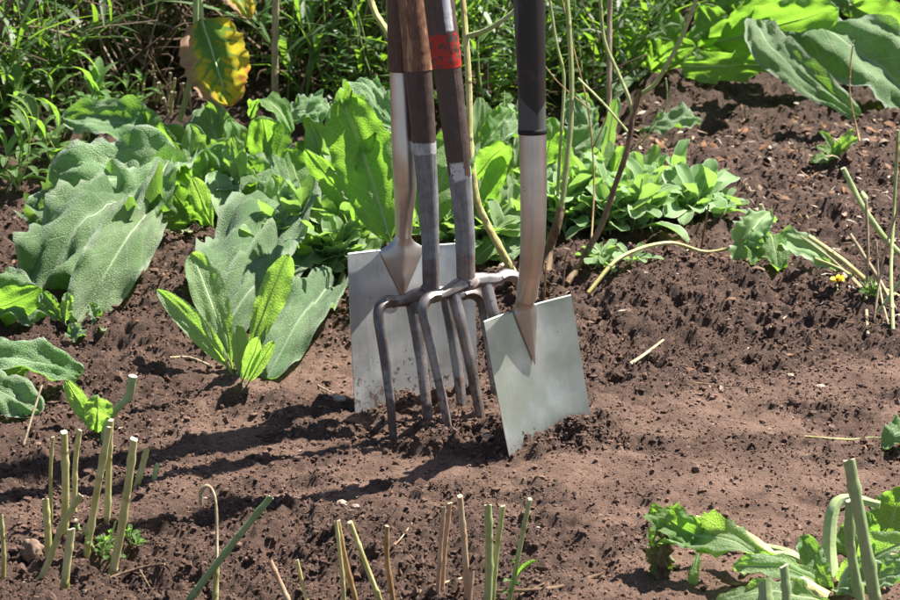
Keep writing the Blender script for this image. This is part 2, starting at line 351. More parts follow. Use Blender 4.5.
# ------------------------------------------------------------------ the ground
def macro(x, y):
    h = .018 * fbm(x * 1.1 + 3, y * 1.1, 5, 3) + .0 * x
    h = h + .036 * np.exp(-(((x - .29) / .16)**2 + ((y - 4.42) / .13)**2))         # mound right of the spades
    h = h - .03 * np.exp(-(((x - .44) / .20)**2 + ((y - 4.22) / .07)**2))         # hollow in front of it
    h = h - .012 * np.exp(-(((x - .075) / .035)**2 + ((y - 3.725) / .03)**2))
    h = h + .03 * np.exp(-(((x - .42) / .30)**2 + ((y - 5.0) / .12)**2)) - .03 * np.exp(-(((x - .35) / .3)**2 + ((y - 5.28) / .09)**2))
    h = h + .015 * np.exp(-(((x + .42) / .25)**2 + ((y - 4.2) / .2)**2))
    h = h + .004 * np.exp(-(((x - .185) / .045)**2 + ((y - 3.79) / .022)**2)) + .007 * np.exp(-(((x - .03) / .05)**2 + ((y - 3.76) / .035)**2))
    return h
def loose_m(x, y):
    w = vn(x * 2.2, y * 2.2, 91) * .16
    far = ss(3.97, 4.20, y + w + .04 * ss(.1, .5, x)); near = ss(3.62, 3.42, y + w * 1.4) * ss(.35, -.15, x + w)
    left = ss(-.25, -.5, x + w) * ss(3.5, 3.62, y) * .8
    sp = .9 * np.exp(-(((x - .02) / .13)**2 + ((y - 3.80) / .05)**2)) + .8 * np.exp(-(((x - .15) / .08)**2 + ((y - 3.78) / .03)**2)) + .7 * ss(.08, .45, fbm(x * 3.3, y * 7, 37, 3))
    sp = sp + .5 * np.exp(-(((x - .6) / .13)**2 + ((y - 3.95) / .06)**2))
    return np.clip(np.maximum.reduce([far, near, left, sp * (y > 3)]), 0.06, 1)
def height(x, y):
    x = np.asarray(x, float); y = np.asarray(y, float); lo = loose_m(x, y)
    h = macro(x, y) + lo * (.020 * fbm(x * 6, y * 7, 11, 3) + .012 * fbm(x * 19, y * 22, 21, 4, .5)) + .0048 * fbm(x * 20, y * 36, 61, 4, .6)
    h = h + lo * (.0075 * lumps(x * 21 + vn(x * 30, y * 30, 3) * .3, y * 21 + vn(x * 30, y * 30, 4) * .3, 7)) + (.15 + .85 * lo) * (1 - .5 * ss(4.4, 4.8, y)) * (.0062 * lumps(x * 55 + 5, y * 55, 17) + .0034 * lumps(x * 118, y * 118 + 3, 27) + .0045 * fbm(x * 70, y * 74, 29, 3, .75))
    return h
def gz(x, y): return float(height(np.array([x]), np.array([y]))[0])
def gpt(px, py, dz=0.0):              # where that pixel meets the soil
    z = 0.0
    for _ in range(4): p = Z(px, py, z); z = gz(p[0], p[1])
    p = Z(px, py, z); p[2] += dz; return p
xs = np.concatenate([-1.25 - np.geomspace(.004, 60, 40)[::-1], np.arange(-1.25, 1.2501, .0036), 1.25 + np.geomspace(.004, 60, 40)])
ys = np.concatenate([3.0 - np.geomspace(.004, 30, 34)[::-1], np.arange(3.0, 4.6, .0036), np.arange(4.6, 6.5, .006), 6.5 + np.geomspace(.008, 90, 40)])
Xg, Yg = np.meshgrid(xs, ys)
Hg = height(Xg, Yg); fade = ss(3, 12, np.maximum(np.abs(Xg), np.abs(Yg - 4.5))); Hg = Hg * (1 - fade)
LG = loose_m(Xg, Yg)
mb = MB(); col = np.stack([LG, ss(4.9, 5.5, Yg) * .7, LG * 0, LG * 0 + 1], -1).reshape(-1, 4)  # second channel: painted shade, darkening the soil under the undergrowth
mb.add(np.stack([Xg, Yg, Hg], -1).reshape(-1, 3), grid_faces(len(ys), len(xs)), col=col)
g = mb.build('garden_soil', M['soil']); tag(g, None, None, kind='structure')
for a in ('label', 'category'):
    if a in g: del g[a]
tag(g, 'brown garden soil, crumbly at the back and trodden flat in front', 'soil', kind='structure')

# loose crumbs of soil
def ico(sub):
    import bmesh
    b = bmesh.new(); bmesh.ops.create_icosphere(b, subdivisions=sub, radius=1); v = np.array([x.co[:] for x in b.verts]); f = np.array([[x.index for x in q.verts] for q in b.faces]); b.free(); return v, f
rng = np.random.RandomState(4)
def crumbs(mb, n, sub, rlo, rhi, pw, seed, ylo=3.1, yhi=6.2, box=None, p0=.16):
    rs = np.random.RandomState(seed); v0, f0 = ico(sub)
    if box: x = rs.normal(box[0], box[2], n); y = rs.normal(box[1], box[3], n); lo = np.ones(n)
    else:
        x = rs.uniform(-1.15, 1.15, n); y = ylo + (yhi - ylo) * rs.rand(n)**1.25; lo = loose_m(x, y)
        cl = .5 + .9 * vn(x * 9, y * 9, seed); keep = rs.rand(n) < np.clip((p0 + (1 - p0) * lo) * cl, .04, 1); x, y, lo = x[keep], y[keep], lo[keep]; n = len(x)
    r = rlo * (rhi / rlo)**(rs.rand(n)**pw); z = height(x, y) + r * .25
    sc = r[:, None, None] * rs.uniform(.45, 1.45, (n, len(v0), 1)) * np.array([1, 1, .8]) * rs.uniform(.7, 1.2, (n, 1, 3))
    V = v0[None] * sc + np.stack([x, y, z], 1)[:, None]
    F = f0[None] + (np.arange(n) * len(v0))[:, None, None]
    c = np.stack([np.clip(lo * .8 + rs.normal(0, .2, n), 0, 1), rs.rand(n) * .18, x * 0, x * 0 + 1], 1)
    mb.add(V.reshape(-1, 3), t=F.reshape(-1, 3), col=np.repeat(c, len(v0), 0))
mb = MB()
crumbs(mb, 170000, 1, .0009, .0030, 1.5, 1); crumbs(mb, 14000, 1, .0028, .0085, 2.6, 2, yhi=5.6)
crumbs(mb, 750, 1, .0013, .0044, 1.8, 3, box=(.172, 3.776, .036, .012)); crumbs(mb, 900, 1, .0015, .006, 1.8, 5, box=(.0, 3.80, .07, .03)); crumbs(mb, 150000, 1, .0008, .0020, 1.4, 9, yhi=4.5, p0=.4); crumbs(mb, 120000, 1, .0014, .0040, 1.7, 29, yhi=5.2, p0=.22); crumbs(mb, 9000, 1, .0024, .006, 2.2, 19, yhi=4.5)
o = mb.build('soil_crumbs', M['crumb'], smooth=False); tag(o, 'loose dark crumbs and clods strewn over the soil', 'soil crumbs', kind='stuff')

# ------------------------------------------------------------------ the tools
def frame(yaw, roll, tilt):
    w0 = np.array([math.cos(yaw), math.sin(yaw), 0]); n0 = np.array([math.sin(yaw), -math.cos(yaw), 0]); z = np.array([0, 0, 1.])
    a = z * math.cos(tilt) + n0 * math.sin(tilt); n = n0 * math.cos(tilt) - z * math.sin(tilt)
    return w0 * math.cos(roll) + a * math.sin(roll), a * math.cos(roll) - w0 * math.sin(roll), n
def dgrip(par, top, d, side, mat, s=1.0):
    """a D-shaped grip: two arms that part from the top of the shaft and a bar between them"""
    d = nrm(d); side = nrm(side - d * (side @ d)); mb = MB()
    L = spline([top + side * -.006 * s, top + d * .03 - side * .030 * s, top + d * .075 - side * .052 * s, top + d * .115 - side * .052 * s], 14)
    Rr = spline([top + side * .006 * s, top + d * .03 + side * .030 * s, top + d * .075 + side * .052 * s, top + d * .115 + side * .052 * s], 14)
    tube(mb, L, [.013, .0095, .0085, .0095], 10); tube(mb, Rr, [.013, .0095, .0085, .0095], 10)
    tube(mb, spline([top + d * .107 - side * .060 * s, top + d * .110, top + d * .107 + side * .060 * s], 12), [.013, .0155, .0155, .013], 12)
    return mb.build('grip', mat, par)
def spade(name, label, T, ang, Wd, Hv, deep, vlen, vhw, neck_r, matb, path, rad, hpath, hrad, hmat, ferrule, gripmat, group, vx=0.0):
    w, a, n = frame(*[R(k) for k in ang]); T = np.array(T)
    r0 = root(name, (T[0] - a[0] * Hv, T[1] - a[1] * Hv, 0), label, 'spade', group)
    # blade: a slightly dished plate of real thickness, its lower edge in the soil
    nu_, nv_ = 25, 31; u = np.linspace(-.5, .5, nu_); z = np.linspace(-Hv - deep, 0, nv_); mb = MB(); th = .0015
    def srf(uu, zz, off):
        k = -(zz) / (Hv + deep); d_ = .010 * (2 * uu)**2 * (1 - .3 * k) - .003 + .006 * (k - .5)**2 + .0015 * vn(uu * 3, zz * 12, 6)
        ww = Wd * (1 - .03 * k); return T + np.multiply.outer(uu * ww, w) + np.multiply.outer(zz, a) + np.multiply.outer(d_ + off, n)
    Ug, Zg = np.meshgrid(u, z); uv = np.stack([Ug * Wd, Zg + Hv], -1).reshape(-1, 2)
    Fv = srf(Ug, Zg, th / 2).reshape(-1, 3); Bv = srf(Ug, Zg, -th / 2).reshape(-1, 3); gf = grid_faces(nv_, nu_)
    V = np.vstack([Fv, Bv, Fv, Bv]); k = nu_ * nv_
    bd = [i for i in range(nu_)] + [i * nu_ + nu_ - 1 for i in range(1, nv_)] + [(nv_ - 1) * nu_ + i for i in range(nu_ - 2, -1, -1)] + [i * nu_ for i in range(nv_ - 2, 0, -1)]
    q = list(gf) + [f[::-1] + k for f in gf] + [np.array([bd[i] + 2 * k, bd[i] + 3 * k, bd[(i + 1) % len(bd)] + 3 * k, bd[(i + 1) % len(bd)] + 2 * k]) for i in range(len(bd))]
    mb.add(V, np.array(q), uv=np.vstack([uv] * 4)); mb.build('blade', matb, r0)
    # rolled treads along the top edge either side of the socket
    for s_ in (-1, 1):
        mb = MB(); us = np.linspace(vx / Wd + s_ * vhw / Wd * .92, s_ * .497, 10)
        tube(mb, srf(us, us * 0 + .0005, -.0008), [.0017, .0019, .0019, .0016], 8); mb.build('tread', matb, r0)
    # socket: pressed V on the blade running up into the round shaft
    mb = MB(); ns = 28; thv = np.arange(ns + 1) / ns * 2 * np.pi; secs = []
    p0 = np.array(path[0]); tn = nrm(np.array(path[1]) - p0)
    for zz, hw, hd in ((-vlen, .0006, .0006), (-vlen * .8, vhw * .22, .0035), (-vlen * .5, vhw * .54, .007), (-vlen * .2, vhw * .84, .0105), (-.001, vhw, .013)):
        secs.append((T + w * vx + a * zz + n * (.001), hw, hd, 1.25, w, n))
    top = T + w * vx + a * .002
    for f_, hw in ((.12, vhw * .80), (.35, vhw * .42 + neck_r * .45), (.7, neck_r * 1.08), (1, neck_r)):
        c = top + (p0 - top) * f_; e = 1.25 + .75 * f_; secs.append((c, max(hw, neck_r), .0125 + (neck_r - .0125) * f_, e, w, n))
    V = []; U = []; ln = 0; pc = secs[0][0]
    for c, hw, hd, e, ww, nn in secs:
        ln += np.linalg.norm(c - pc); pc = c
        cx, sy = np.cos(thv), np.sin(thv); k = (np.abs(cx)**e + np.abs(sy)**e)**(-1 / e)
        V.append(c + np.outer(cx * k * hw, ww) + np.outer(sy * k * hd, nn)); U.append(np.stack([thv / 6.283 * .1, np.full(ns + 1, ln)], 1))
    mb.add(np.concatenate(V), grid_faces(len(secs), ns + 1)[:, ::-1], uv=np.concatenate(U)); mb.build('socket', M['socket'], r0)
    mb = MB(); tube(mb, spline(path, 40), rad, 28); sh = mb.build('shaft', M['shaft'], r0)
    if ferrule == 'sticker':
        pass
    if ferrule == 'ring':
        e = np.array(path[-1]); dd = nrm(e - np.array(path[-2])); mb = MB(); tube(mb, [e - dd * .004, e - dd * .003, e + dd * .003, e + dd * .004], [rad[-1] * .99, rad[-1] * 1.06, rad[-1] * 1.06, rad[-1] * .99], 28); mb.build('ferrule', M['black'], r0)
        mb = MB(); c = spline(path, 40)[30]; side = nrm((-.75, -.66, 0)); tube(mb, [c + side * (rad[-1] * .85), c + side * (rad[-1] * 1.0 + .0012)], [.0035, .003], 12); mb.build('rivet', M['shaft'], r0)
    mb = MB(); hp = spline(hpath, 60); tube(mb, hp, hrad, 32); mb.build('handle', hmat, r0)
    dgrip(r0, hp[-1], hp[-1] - hp[-5], w, gripmat)
    return r0
M['black'] = plain('black_rubber', (.012, .012, .012), (.02, .02, .02), .6, scale=200)
# soft-grip handle: grey sleeve with a black inlay
m, t, out = newmat('grey_black_grip'); N = NT(t); ux, uy, uvv = N.uv()
half = N.mr(uy, .022, .055, 0, .235); lim = N.math('ADD', half, N.math('MULTIPLY', N.mr(uy, .10, .16, 0, -.05), N.mr(uy, .16, .21, 1, .2)))
off = N.math('ABSOLUTE', N.math('SUBTRACT', N.math('FRACT', N.math('ADD', ux, .5 - .05)), .5)); blk = N.math('LESS_THAN', off, lim)
colr = N.mix(blk, (.085, .085, .078), (.018, .014, .012)); pz = N.noise(900, 2, .5, N.pos())
colr = N.mix(N.mr(N.noise(35, 5, .7, N.pos()), .55, .75, 0, .35), colr, (.12, .085, .06))
N.l(N.bsdf(colr, N.mix(blk, (.6, .6, .6), (.42, .42, .42)), 0, N.bump(pz, .0006), .45), out.inputs[0]); M['softgrip'] = m
M['h_back'] = handle_mat('brown_wood_back', [(0, (.060, .028, .019), (.13, .062, .04))])
M['s_back'] = M['shaft']
Yt = 3.80
spade('garden_spade', 'narrow spade with grey green blade and black and grey soft grip, right of the forks', (.1006, 3.8011, .1909), (34.3, 3.1, -14.1), .1463, .197, .035, .078, .020, .0145, M['blade_r'],
      [P(526.5, 297, 3.792), P(530, 272, 3.776), P(532.5, 245, 3.770), P(533.3, 215, 3.772), P(533.5, 180, 3.778), P(532.5, 131, 3.788)], [.0145, .0148, .0165, .0172, .0178, .0183],
      [P(532.5, 132, 3.788), P(532, 124, 3.789), P(531.5, 80, 3.797), P(530, 30, 3.807), P(528, -40, 3.82), P(526, -130, 3.835)], [.0182, .0186, .0183, .0188, .0202, .0205, .019, .017], M['softgrip'], 'ring', M['softgrip'], 'garden tools stuck upright in the soil')
spade('garden_spade', 'wide digging spade with plain silver blade and brown handle, behind the two forks', (-.0580, 3.9935, .2108), (30.6, -5.0, -13.0), .2040, .225, .07, .068, .0365, .0118, M['blade_b'],
      [P(403.5, 234, 3.985), P(404, 215, 3.975), P(405, 190, 3.967), P(404, 160, 3.967), P(402.5, 120, 3.975), P(401, 71, 3.985)], [.0118, .0128, .0158, .0165, .0163, .0160],
      [P(401, 71, 3.985), P(400.5, 40, 3.99), P(400, 0, 3.997), P(398, -100, 4.01), P(396, -200, 4.03)], [.0178, .0182, .018, .0175, .017], M['h_back'], 'sticker', M['h_back'], 'garden tools stuck upright in the soil', -.0125)

def fork(label, T, ang, Wd, Hv, deep, path, rad, hpath, hrad, smat, hmat):
    w, a, n = frame(*[R(k) for k in ang]); T = np.array(T); L = Hv + deep
    r0 = root('garden_fork', (T[0] - a[0] * Hv, T[1] - a[1] * Hv, 0), label, 'garden fork', 'garden tools stuck upright in the soil')
    def lp(x, z, d=0): return T + w * x + a * z + n * d
    def bow(k): return .006 * math.sin(math.pi * k) + .004
    for i, u in enumerate((-.5, -1 / 6, 1 / 6, .5)):
        x = u * Wd; mb = MB(); pts = []
        if abs(u) > .4:
            s_ = 1 if u > 0 else -1; pts += [lp(x - s_ * .032, .003, .002), lp(x - s_ * .019, .004, .002), lp(x - s_ * .0065, -.0015, .003), lp(x, -.015, .004)]
        else: pts += [lp(x, .004, .002), lp(x, -.012, .003)]
        z0 = .020 if abs(u) > .4 else .012
        for k in (.15, .35, .55, .75, .9, 1): pts.append(lp(x, -z0 - (L - z0) * k, bow(k)))
        tube(mb, spline(pts, 44), [.0080, .0078, .0076, .0072, .0068, .0064, .0058, .0044, .0014], 12, sq=.26, start=w + n, wob=.07, seed=i * 3 + 1)
        # v measured from the tip, so that dried soil sits low: flip
        uvv = mb.UV[0]; uvv[:, 1] = uvv[:, 1].max() - uvv[:, 1] - deep; mb.build('tine', M['tine'], r0)
    mb = MB(); b0 = np.array(path[0])
    up = spline([lp(-Wd * .5 + .028, .004, .002), lp(-Wd * .25, .003, .002), lp(-.012, .009, .002), lp(.012, .009, .002), lp(Wd * .25, .003, .002), lp(Wd * .5 - .028, .004, .002)], 30)
    tube(mb, up, [.0072, .0082, .0105, .0125, .0105, .0082, .0072], 12, sq=.08, wob=.1, seed=9)
    uvv = mb.UV[0]; uvv[:, 1] = .3; mb.build('crossbar', M['tine'], r0)
    mb = MB(); mid = lp(0, .004, .002); pp = [mid + a * .002, mid + (b0 - mid) * .6] + [np.array(k) for k in path]
    tube(mb, spline(pp, 46), [.017, .0145] + list(rad), 24, wob=.03, seed=5)
    uvv = mb.UV[0]; uvv[:, 1] -= np.linalg.norm(b0 - mid); mb.build('socket', smat, r0)
    mb = MB(); hp = spline(hpath, 60); tube(mb, hp, hrad, 28, wob=.02, seed=4); mb.build('handle', hmat, r0)
    dgrip(r0, hp[-1], hp[-1] - hp[-5], w, hmat)
    return r0
GREY1, GREY2 = (.13, .13, .135), (.26, .26, .265); DK1, DK2 = (.05, .032, .026), (.095, .062, .052); WH = (.62, .62, .62)
fA = [P(431, 285, 3.93), P(429.5, 220, 3.937), P(424, 140, 3.95), P(418, 69, 3.965)]; fB = [P(466, 278, 3.878), P(464, 220, 3.884), P(456, 140, 3.895), P(447, 66, 3.91)]
def vlen_at(pth, py0, pys):           # metres along the shaft at that pixel row
    return float(np.linalg.norm(np.array(pth[-1]) - np.array(pth[0])) * (py0 - pys) / (py0 - {285: 69, 278: 66}[py0]))
va = lambda y: vlen_at(fA, 285, y); vb = lambda y: vlen_at(fB, 278, y)
M['sA'] = handle_mat('fork_socket_paint', [(0, (.10, .08, .075), (.20, .17, .16)), (va(255), GREY1, GREY2), (va(150), (.3, .3, .3), (.55, .55, .55)), (va(139), DK1, DK2)])
M['sB'] = handle_mat('fork_socket_chipped', [(0, (.12, .09, .08), (.24, .19, .17)), (vb(250), GREY1, GREY2), (vb(171), DK1, DK2)], patch=[(vb(176), vb(156), .78, 1.02, WH, .40), (vb(176), vb(158), .12, .3, WH, .46)])
M['hA'] = handle_mat('worn_wood', [(0, (.12, .055, .03), (.24, .12, .065))], wood=(-.1, (.46, .26, .13)))
M['hB'] = handle_mat('red_painted_wood', [(0, (.06, .035, .027), (.11, .07, .055))], patch=[(-.02, .047, -.3, 1.4, (.42, .022, .012), .43), (.047, .12, .02, .14, (.65, .65, .66), .30)])
fork('garden fork with worn brown wooden handle and grey socket, left of the red banded one', (-.0302, 3.9342, .1547), (39.1, -7.6, -20), .182, .178, .05, fA, [.0118, .0128, .0168, .0190],
     [P(418, 70, 3.965), P(416, 40, 3.972), P(411, 0, 3.98), P(402, -100, 4.0), P(395, -190, 4.02)], [.0203, .0200, .0188, .018, .018], M['sA'], M['hA'])
fork('garden fork with red paint band on its dark handle, next to the narrow spade', (.0258, 3.8797, .1914), (38.9, .6, -16.9), .1735, .20, .05, fB, [.0128, .0138, .0170, .0192],
     [P(447, 67, 3.91), P(444, 40, 3.915), P(439, 0, 3.925), P(428, -90, 3.94), P(417, -180, 3.955)], [.0202, .0204, .0206, .019, .018], M['sB'], M['hB'])

# ------------------------------------------------------------------ broad-leaved plants
LS = [100]
def leaf(par, b, t_, wpx, n, mat, arch=.1, curl=0, fold=.25, ruf=.08, pet=.08, a=.75, bb=.5, twist=0, side=0, pucker=.02, teeth=.035, rib=None, wave=None, nu=21, nv=36, stem='stem_pale', name='leaf', nver=8):
    LS[0] += 1; mb = MB()
    if mat.startswith('woolly'): stem = 'stem_wool' if stem == 'stem_pale' else stem; ruf *= 1.5; pucker *= 2.1; fold *= 1.3
    k = ppm((np.asarray(b) + np.asarray(t_)) / 2); w = wpx / k
    leafgeo(mb, b, t_, w, n, arch, curl, fold, ruf, nu, nv, pet, a, bb, twist, LS[0], 0, 1, (rib if rib else max(.0012, w * (.016 if mat.startswith('woolly') else .026))), (side, 0), pucker, teeth, nver=nver, wave=wave if wave is not None else .19 if mat.startswith('woolly') else .12)
    return mb.build(name, [M[mat], M[stem]], par)
UPN = (0, -.35, 1); CAMN = (0, -1, .15)
# large woolly plant on the left
p = root('woolly_plant', gpt(198, 236), 'large woolly grey green plant with flopping leaves on the left, above the young seedling', 'plant', 'woolly leaved plants')
leaf(p, P(194, 158, 4.80), Z(28, 222, .03), 88, (.0, -.55, 1), 'woolly', .09, .05, .12, .06, pet=.02, a=.5, bb=.42, pucker=.03)
leaf(p, P(196, 152, 4.95), P(66, 116, 4.98), 48, (0, -.8, 1), 'woolly', .12, .1, .2, .09, pet=.05)
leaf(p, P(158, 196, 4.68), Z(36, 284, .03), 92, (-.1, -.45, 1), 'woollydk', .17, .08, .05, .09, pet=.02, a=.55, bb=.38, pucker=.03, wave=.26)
leaf(p, P(150, 210, 4.60), Z(80, 316, .03), 62, (.35, -.6, .8), 'woolly', .12, .05, .15, .1, pet=.02, a=.6, bb=.35, pucker=.03, wave=.24)
leaf(p, P(172, 160, 4.72), P(120, 250, 4.52), 62, (-.1, -.55, 1), 'woolly', .1, .1, .2, .1, pet=.02, a=.55, bb=.35)
leaf(p, P(190, 175, 4.86), P(128, 110, 5.0), 42, (.1, -1, .0), 'soft', .05, 0, .1, .08, pet=.05)
leaf(p, P(202, 221, 4.68), P(137, 220, 4.6), 34, (0, -1, .2), 'soft', .03, 0, .15, .08, pet=.1)
leaf(p, P(205, 222, 4.70), P(150, 178, 4.66), 34, (.3, -1, .1), 'soft', .05, 0, .1, .1, pet=.12)
leaf(p, P(208, 222, 4.72), P(206, 150, 4.74), 30, (.3, -1, 0), 'soft', .05, 0, .1, .1, pet=.1)
leaf(p, P(206, 228, 4.68), Z(104, 268, .006), 26, (.1, -.6, 1), 'olive', .04, 0, .1, .1, pet=.05)
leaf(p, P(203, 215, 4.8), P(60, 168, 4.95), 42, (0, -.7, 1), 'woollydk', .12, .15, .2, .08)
leaf(p, P(196, 190, 4.80), P(92, 205, 4.70), 52, (.3, -.5, 1), 'woolly', .16, .1, .3, .12, pet=.02, a=.5, bb=.4)
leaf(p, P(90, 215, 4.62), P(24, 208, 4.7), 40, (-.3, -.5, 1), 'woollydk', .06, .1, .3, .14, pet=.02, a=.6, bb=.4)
leaf(p, P(206, 205, 4.75), P(176, 160, 4.8), 26, (-.3, -1, 0), 'soft', .06, .1, .2, .14, pet=.05)
leaf(p, P(212, 225, 4.66), P(190, 196, 4.62), 22, (-.3, -1, .1), 'soft', .06, .1, .2, .14, pet=.05)
# middle woolly plant
p = root('woolly_plant', gpt(345, 262), 'broad woolly plant with tall light green leaves left of the forks', 'plant', 'woolly leaved plants')
leaf(p, P(240, 192, 4.9), P(202, 104, 5.0), 50, (-.35, -.8, .7), 'woolly', .05, .12, .2, .10, pet=.02, a=.6)
leaf(p, P(241, 195, 4.88), P(232, 118, 4.92), 30, (.6, -1, .0), 'soft', .05, .1, .1, .1, pet=.02)
leaf(p, P(240, 182, 4.72), P(231, 138, 4.72), 24, (0, -1, .1), 'young', .03, .1, .2, .08, pet=.08)
leaf(p, P(276, 196, 4.85), P(262, 112, 4.84), 38, (.1, -1, .0), 'soft', -.02, -.25, .15, .07, pet=.02, a=.6, bb=.35)
leaf(p, P(250, 118, 4.84), P(290, 122, 4.72), 26, (.1, -.3, 1), 'soft', .25, .2, .1, .1, pet=.02)
leaf(p, P(288, 118, 4.86), P(338, 112, 4.9), 42, (0, -.6, 1), 'woolly', .2, .2, .15, .08, pet=.02, a=.5)
leaf(p, P(392, 246, 4.34), P(346, 100, 4.46), 64, (-.1, -1, .02), 'soft', -.03, -.15, .12, .06, pet=.04, a=.62, bb=.42, pucker=.02)
leaf(p, P(348, 108, 4.46), P(392, 118, 4.3), 30, (.0, -.35, 1), 'woolly', .25, .15, .1, .1, pet=.01, a=.4, bb=.5)
leaf(p, P(356, 222, 4.5), P(308, 146, 4.5), 26, (-.3, -1, .0), 'soft', -.04, -.2, .2, .08, pet=.02)
leaf(p, P(360, 225, 4.52), P(336, 160, 4.5), 24, (.7, -.6, .8), 'woolly', .06, .1, .1, .15, pet=.02)
leaf(p, P(356, 232, 4.47), P(375, 132, 4.42), 36, (.4, -1, .05), 'soft', .03, 0, .15, .08, pet=.06)
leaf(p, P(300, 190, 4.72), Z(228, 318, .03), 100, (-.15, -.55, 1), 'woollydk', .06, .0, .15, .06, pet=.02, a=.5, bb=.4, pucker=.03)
leaf(p, P(290, 175, 4.80), P(205, 190, 4.72), 50, (.1, -.5, 1), 'woolly', .15, .1, .15, .08, pet=.02)
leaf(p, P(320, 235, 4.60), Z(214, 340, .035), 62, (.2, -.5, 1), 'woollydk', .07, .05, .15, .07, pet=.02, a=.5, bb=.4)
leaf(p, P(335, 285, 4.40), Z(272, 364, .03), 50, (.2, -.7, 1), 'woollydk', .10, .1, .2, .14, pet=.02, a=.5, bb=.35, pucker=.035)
leaf(p, P(420, 235, 4.35), P(462, 130, 4.45), 52, (-.2, -1, .05), 'soft', .02, 0, .15, .08, pet=.05)
leaf(p, P(410, 140, 4.55), P(330, 98, 4.62), 34, (0, -.6, 1), 'woolly', .15, .1, .2, .1, pet=.02)
q = random.Random(77)
for i in range(58):
    bx = q.uniform(190, 415); by = q.uniform(195, 262) if bx > 262 else q.uniform(180, 236); g0 = gpt(bx, by); L = q.uniform(42, 90) if bx > 262 else q.uniform(35, 62); tx = bx + q.uniform(-32, 32); Yb = g0[1]
    if 40 < bx - 262 < 110 and L > 80: L = 70
    leaf(p, g0, P(tx, by - L, Yb + q.uniform(-.06, .10)), q.uniform(18, 34), (q.uniform(-.8, .8), -1, q.uniform(-.05, 1.2)), q.choice(['soft', 'woolly', 'sage', 'woolly', 'young']), q.uniform(-.05, .12), q.uniform(-.1, .3), q.uniform(.1, .35), q.uniform(.05, .12), pet=.1, a=.85, bb=q.uniform(.35, .55), nu=11, nv=20)
# plant between fork and spade, and behind the spade
p = root('woolly_plant', gpt(505, 222), 'woolly plant seen between the right fork and the narrow spade', 'plant', 'woolly leaved plants')
leaf(p, P(470, 182, 4.65), P(508, 142, 4.6), 30, (.1, -1, .0), 'soft', -.03, -.1, .15, .08, pet=.06)
leaf(p, P(500, 148, 4.66), P(530, 128, 4.75), 26, (0, -.5, 1), 'woolly', .2, .1, .1, .1, pet=.02)
leaf(p, P(480, 150, 4.8), P(512, 108, 4.85), 30, (0, -1, .1), 'soft', .03, .1, .15, .08)
leaf(p, P(478, 215, 4.62), P(502, 158, 4.6), 22, (.2, -1, .1), 'soft', .03, .1, .15, .08)
leaf(p, P(524, 226, 4.62), Z(474, 262, .02), 22, (.1, -.5, 1), 'soft', .06, 0, .15, .08)
leaf(p, P(540, 232, 4.62), Z(502, 262, .015), 24, (-.1, -.5, 1), 'woolly', .06, 0, .15, .08)
leaf(p, P(555, 180, 4.8), P(590, 128, 4.85), 40, (.1, -.6, .7), 'woolly', .06, .1, .15, .08)
leaf(p, P(545, 170, 4.7), P(553, 118, 4.7), 26, (.1, -1, 0), 'soft', .05, .1, .15, .08)
leaf(p, P(590, 150, 5.05), P(575, 92, 5.1), 34, (.1, -.7, .7), 'woolly', .05, .1, .15, .08)
leaf(p, P(640, 132, 5.2), P(700, 118, 5.22), 30, (.1, -.5, 1), 'woolly', .08, .1, .15, .08)
q = random.Random(78)
for i in range(34):
    bx = q.uniform(462, 640); by = q.uniform(180, 236); g0 = gpt(bx, by); L = q.uniform(45, 92); tx = bx + q.uniform(-25, 25)
    leaf(p, g0, P(tx, by - L, g0[1] + q.uniform(-.05, .10)), q.uniform(12, 22), (q.uniform(-.8, .8), -1, q.uniform(-.05, 1.2)), q.choice(['soft', 'woolly', 'sage', 'sage', 'young']), q.uniform(-.05, .12), q.uniform(-.1, .3), q.uniform(.1, .35), q.uniform(.05, .12), pet=.1, a=.85, bb=q.uniform(.35, .55), nu=11, nv=20)
# young seedling in the clearing
p = root('young_plant', gpt(241, 386), 'young upright plant with five pale green leaves alone on the soil', 'plant', 'young plants')
leaf(p, P(236, 378, 4.03), P(193, 252, 4.12), 35, (.35, -1, .25), 'young', .03, .05, .3, .05, pet=.14, a=.9, bb=.5)
leaf(p, P(232, 374, 4.02), P(160, 291, 3.98), 23, (-.3, -.6, .8), 'young', .16, .1, .3, .06, pet=.14, a=.9, bb=.6)
leaf(p, P(243, 372, 4.04), P(289, 253, 4.06), 29, (.2, -1, .05), 'young', -.05, 0, .25, .07, pet=.16, a=.9, bb=.55)
leaf(p, P(241, 384, 4.0), P(259, 337, 3.96), 16, (-.3, -1, .3), 'young', -.04, 0, .4, .04, pet=.1)
leaf(p, P(247, 385, 3.99), P(274, 341, 3.96), 13, (-.1, -1, .3), 'young', .03, 0, .4, .04, pet=.1)
leaf(p, P(239, 378, 4.02), P(238, 325, 4.02), 17, (.5, -1, .1), 'young', .02, 0, .3, .05, pet=.12)
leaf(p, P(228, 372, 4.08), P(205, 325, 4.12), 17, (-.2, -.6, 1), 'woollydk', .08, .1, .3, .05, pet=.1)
mb = MB(); tube(mb, [gpt(241, 388, -.01), P(239, 374, 4.03)], [.008, .006], 10); mb.build('stem', M['stem_pale'], p)
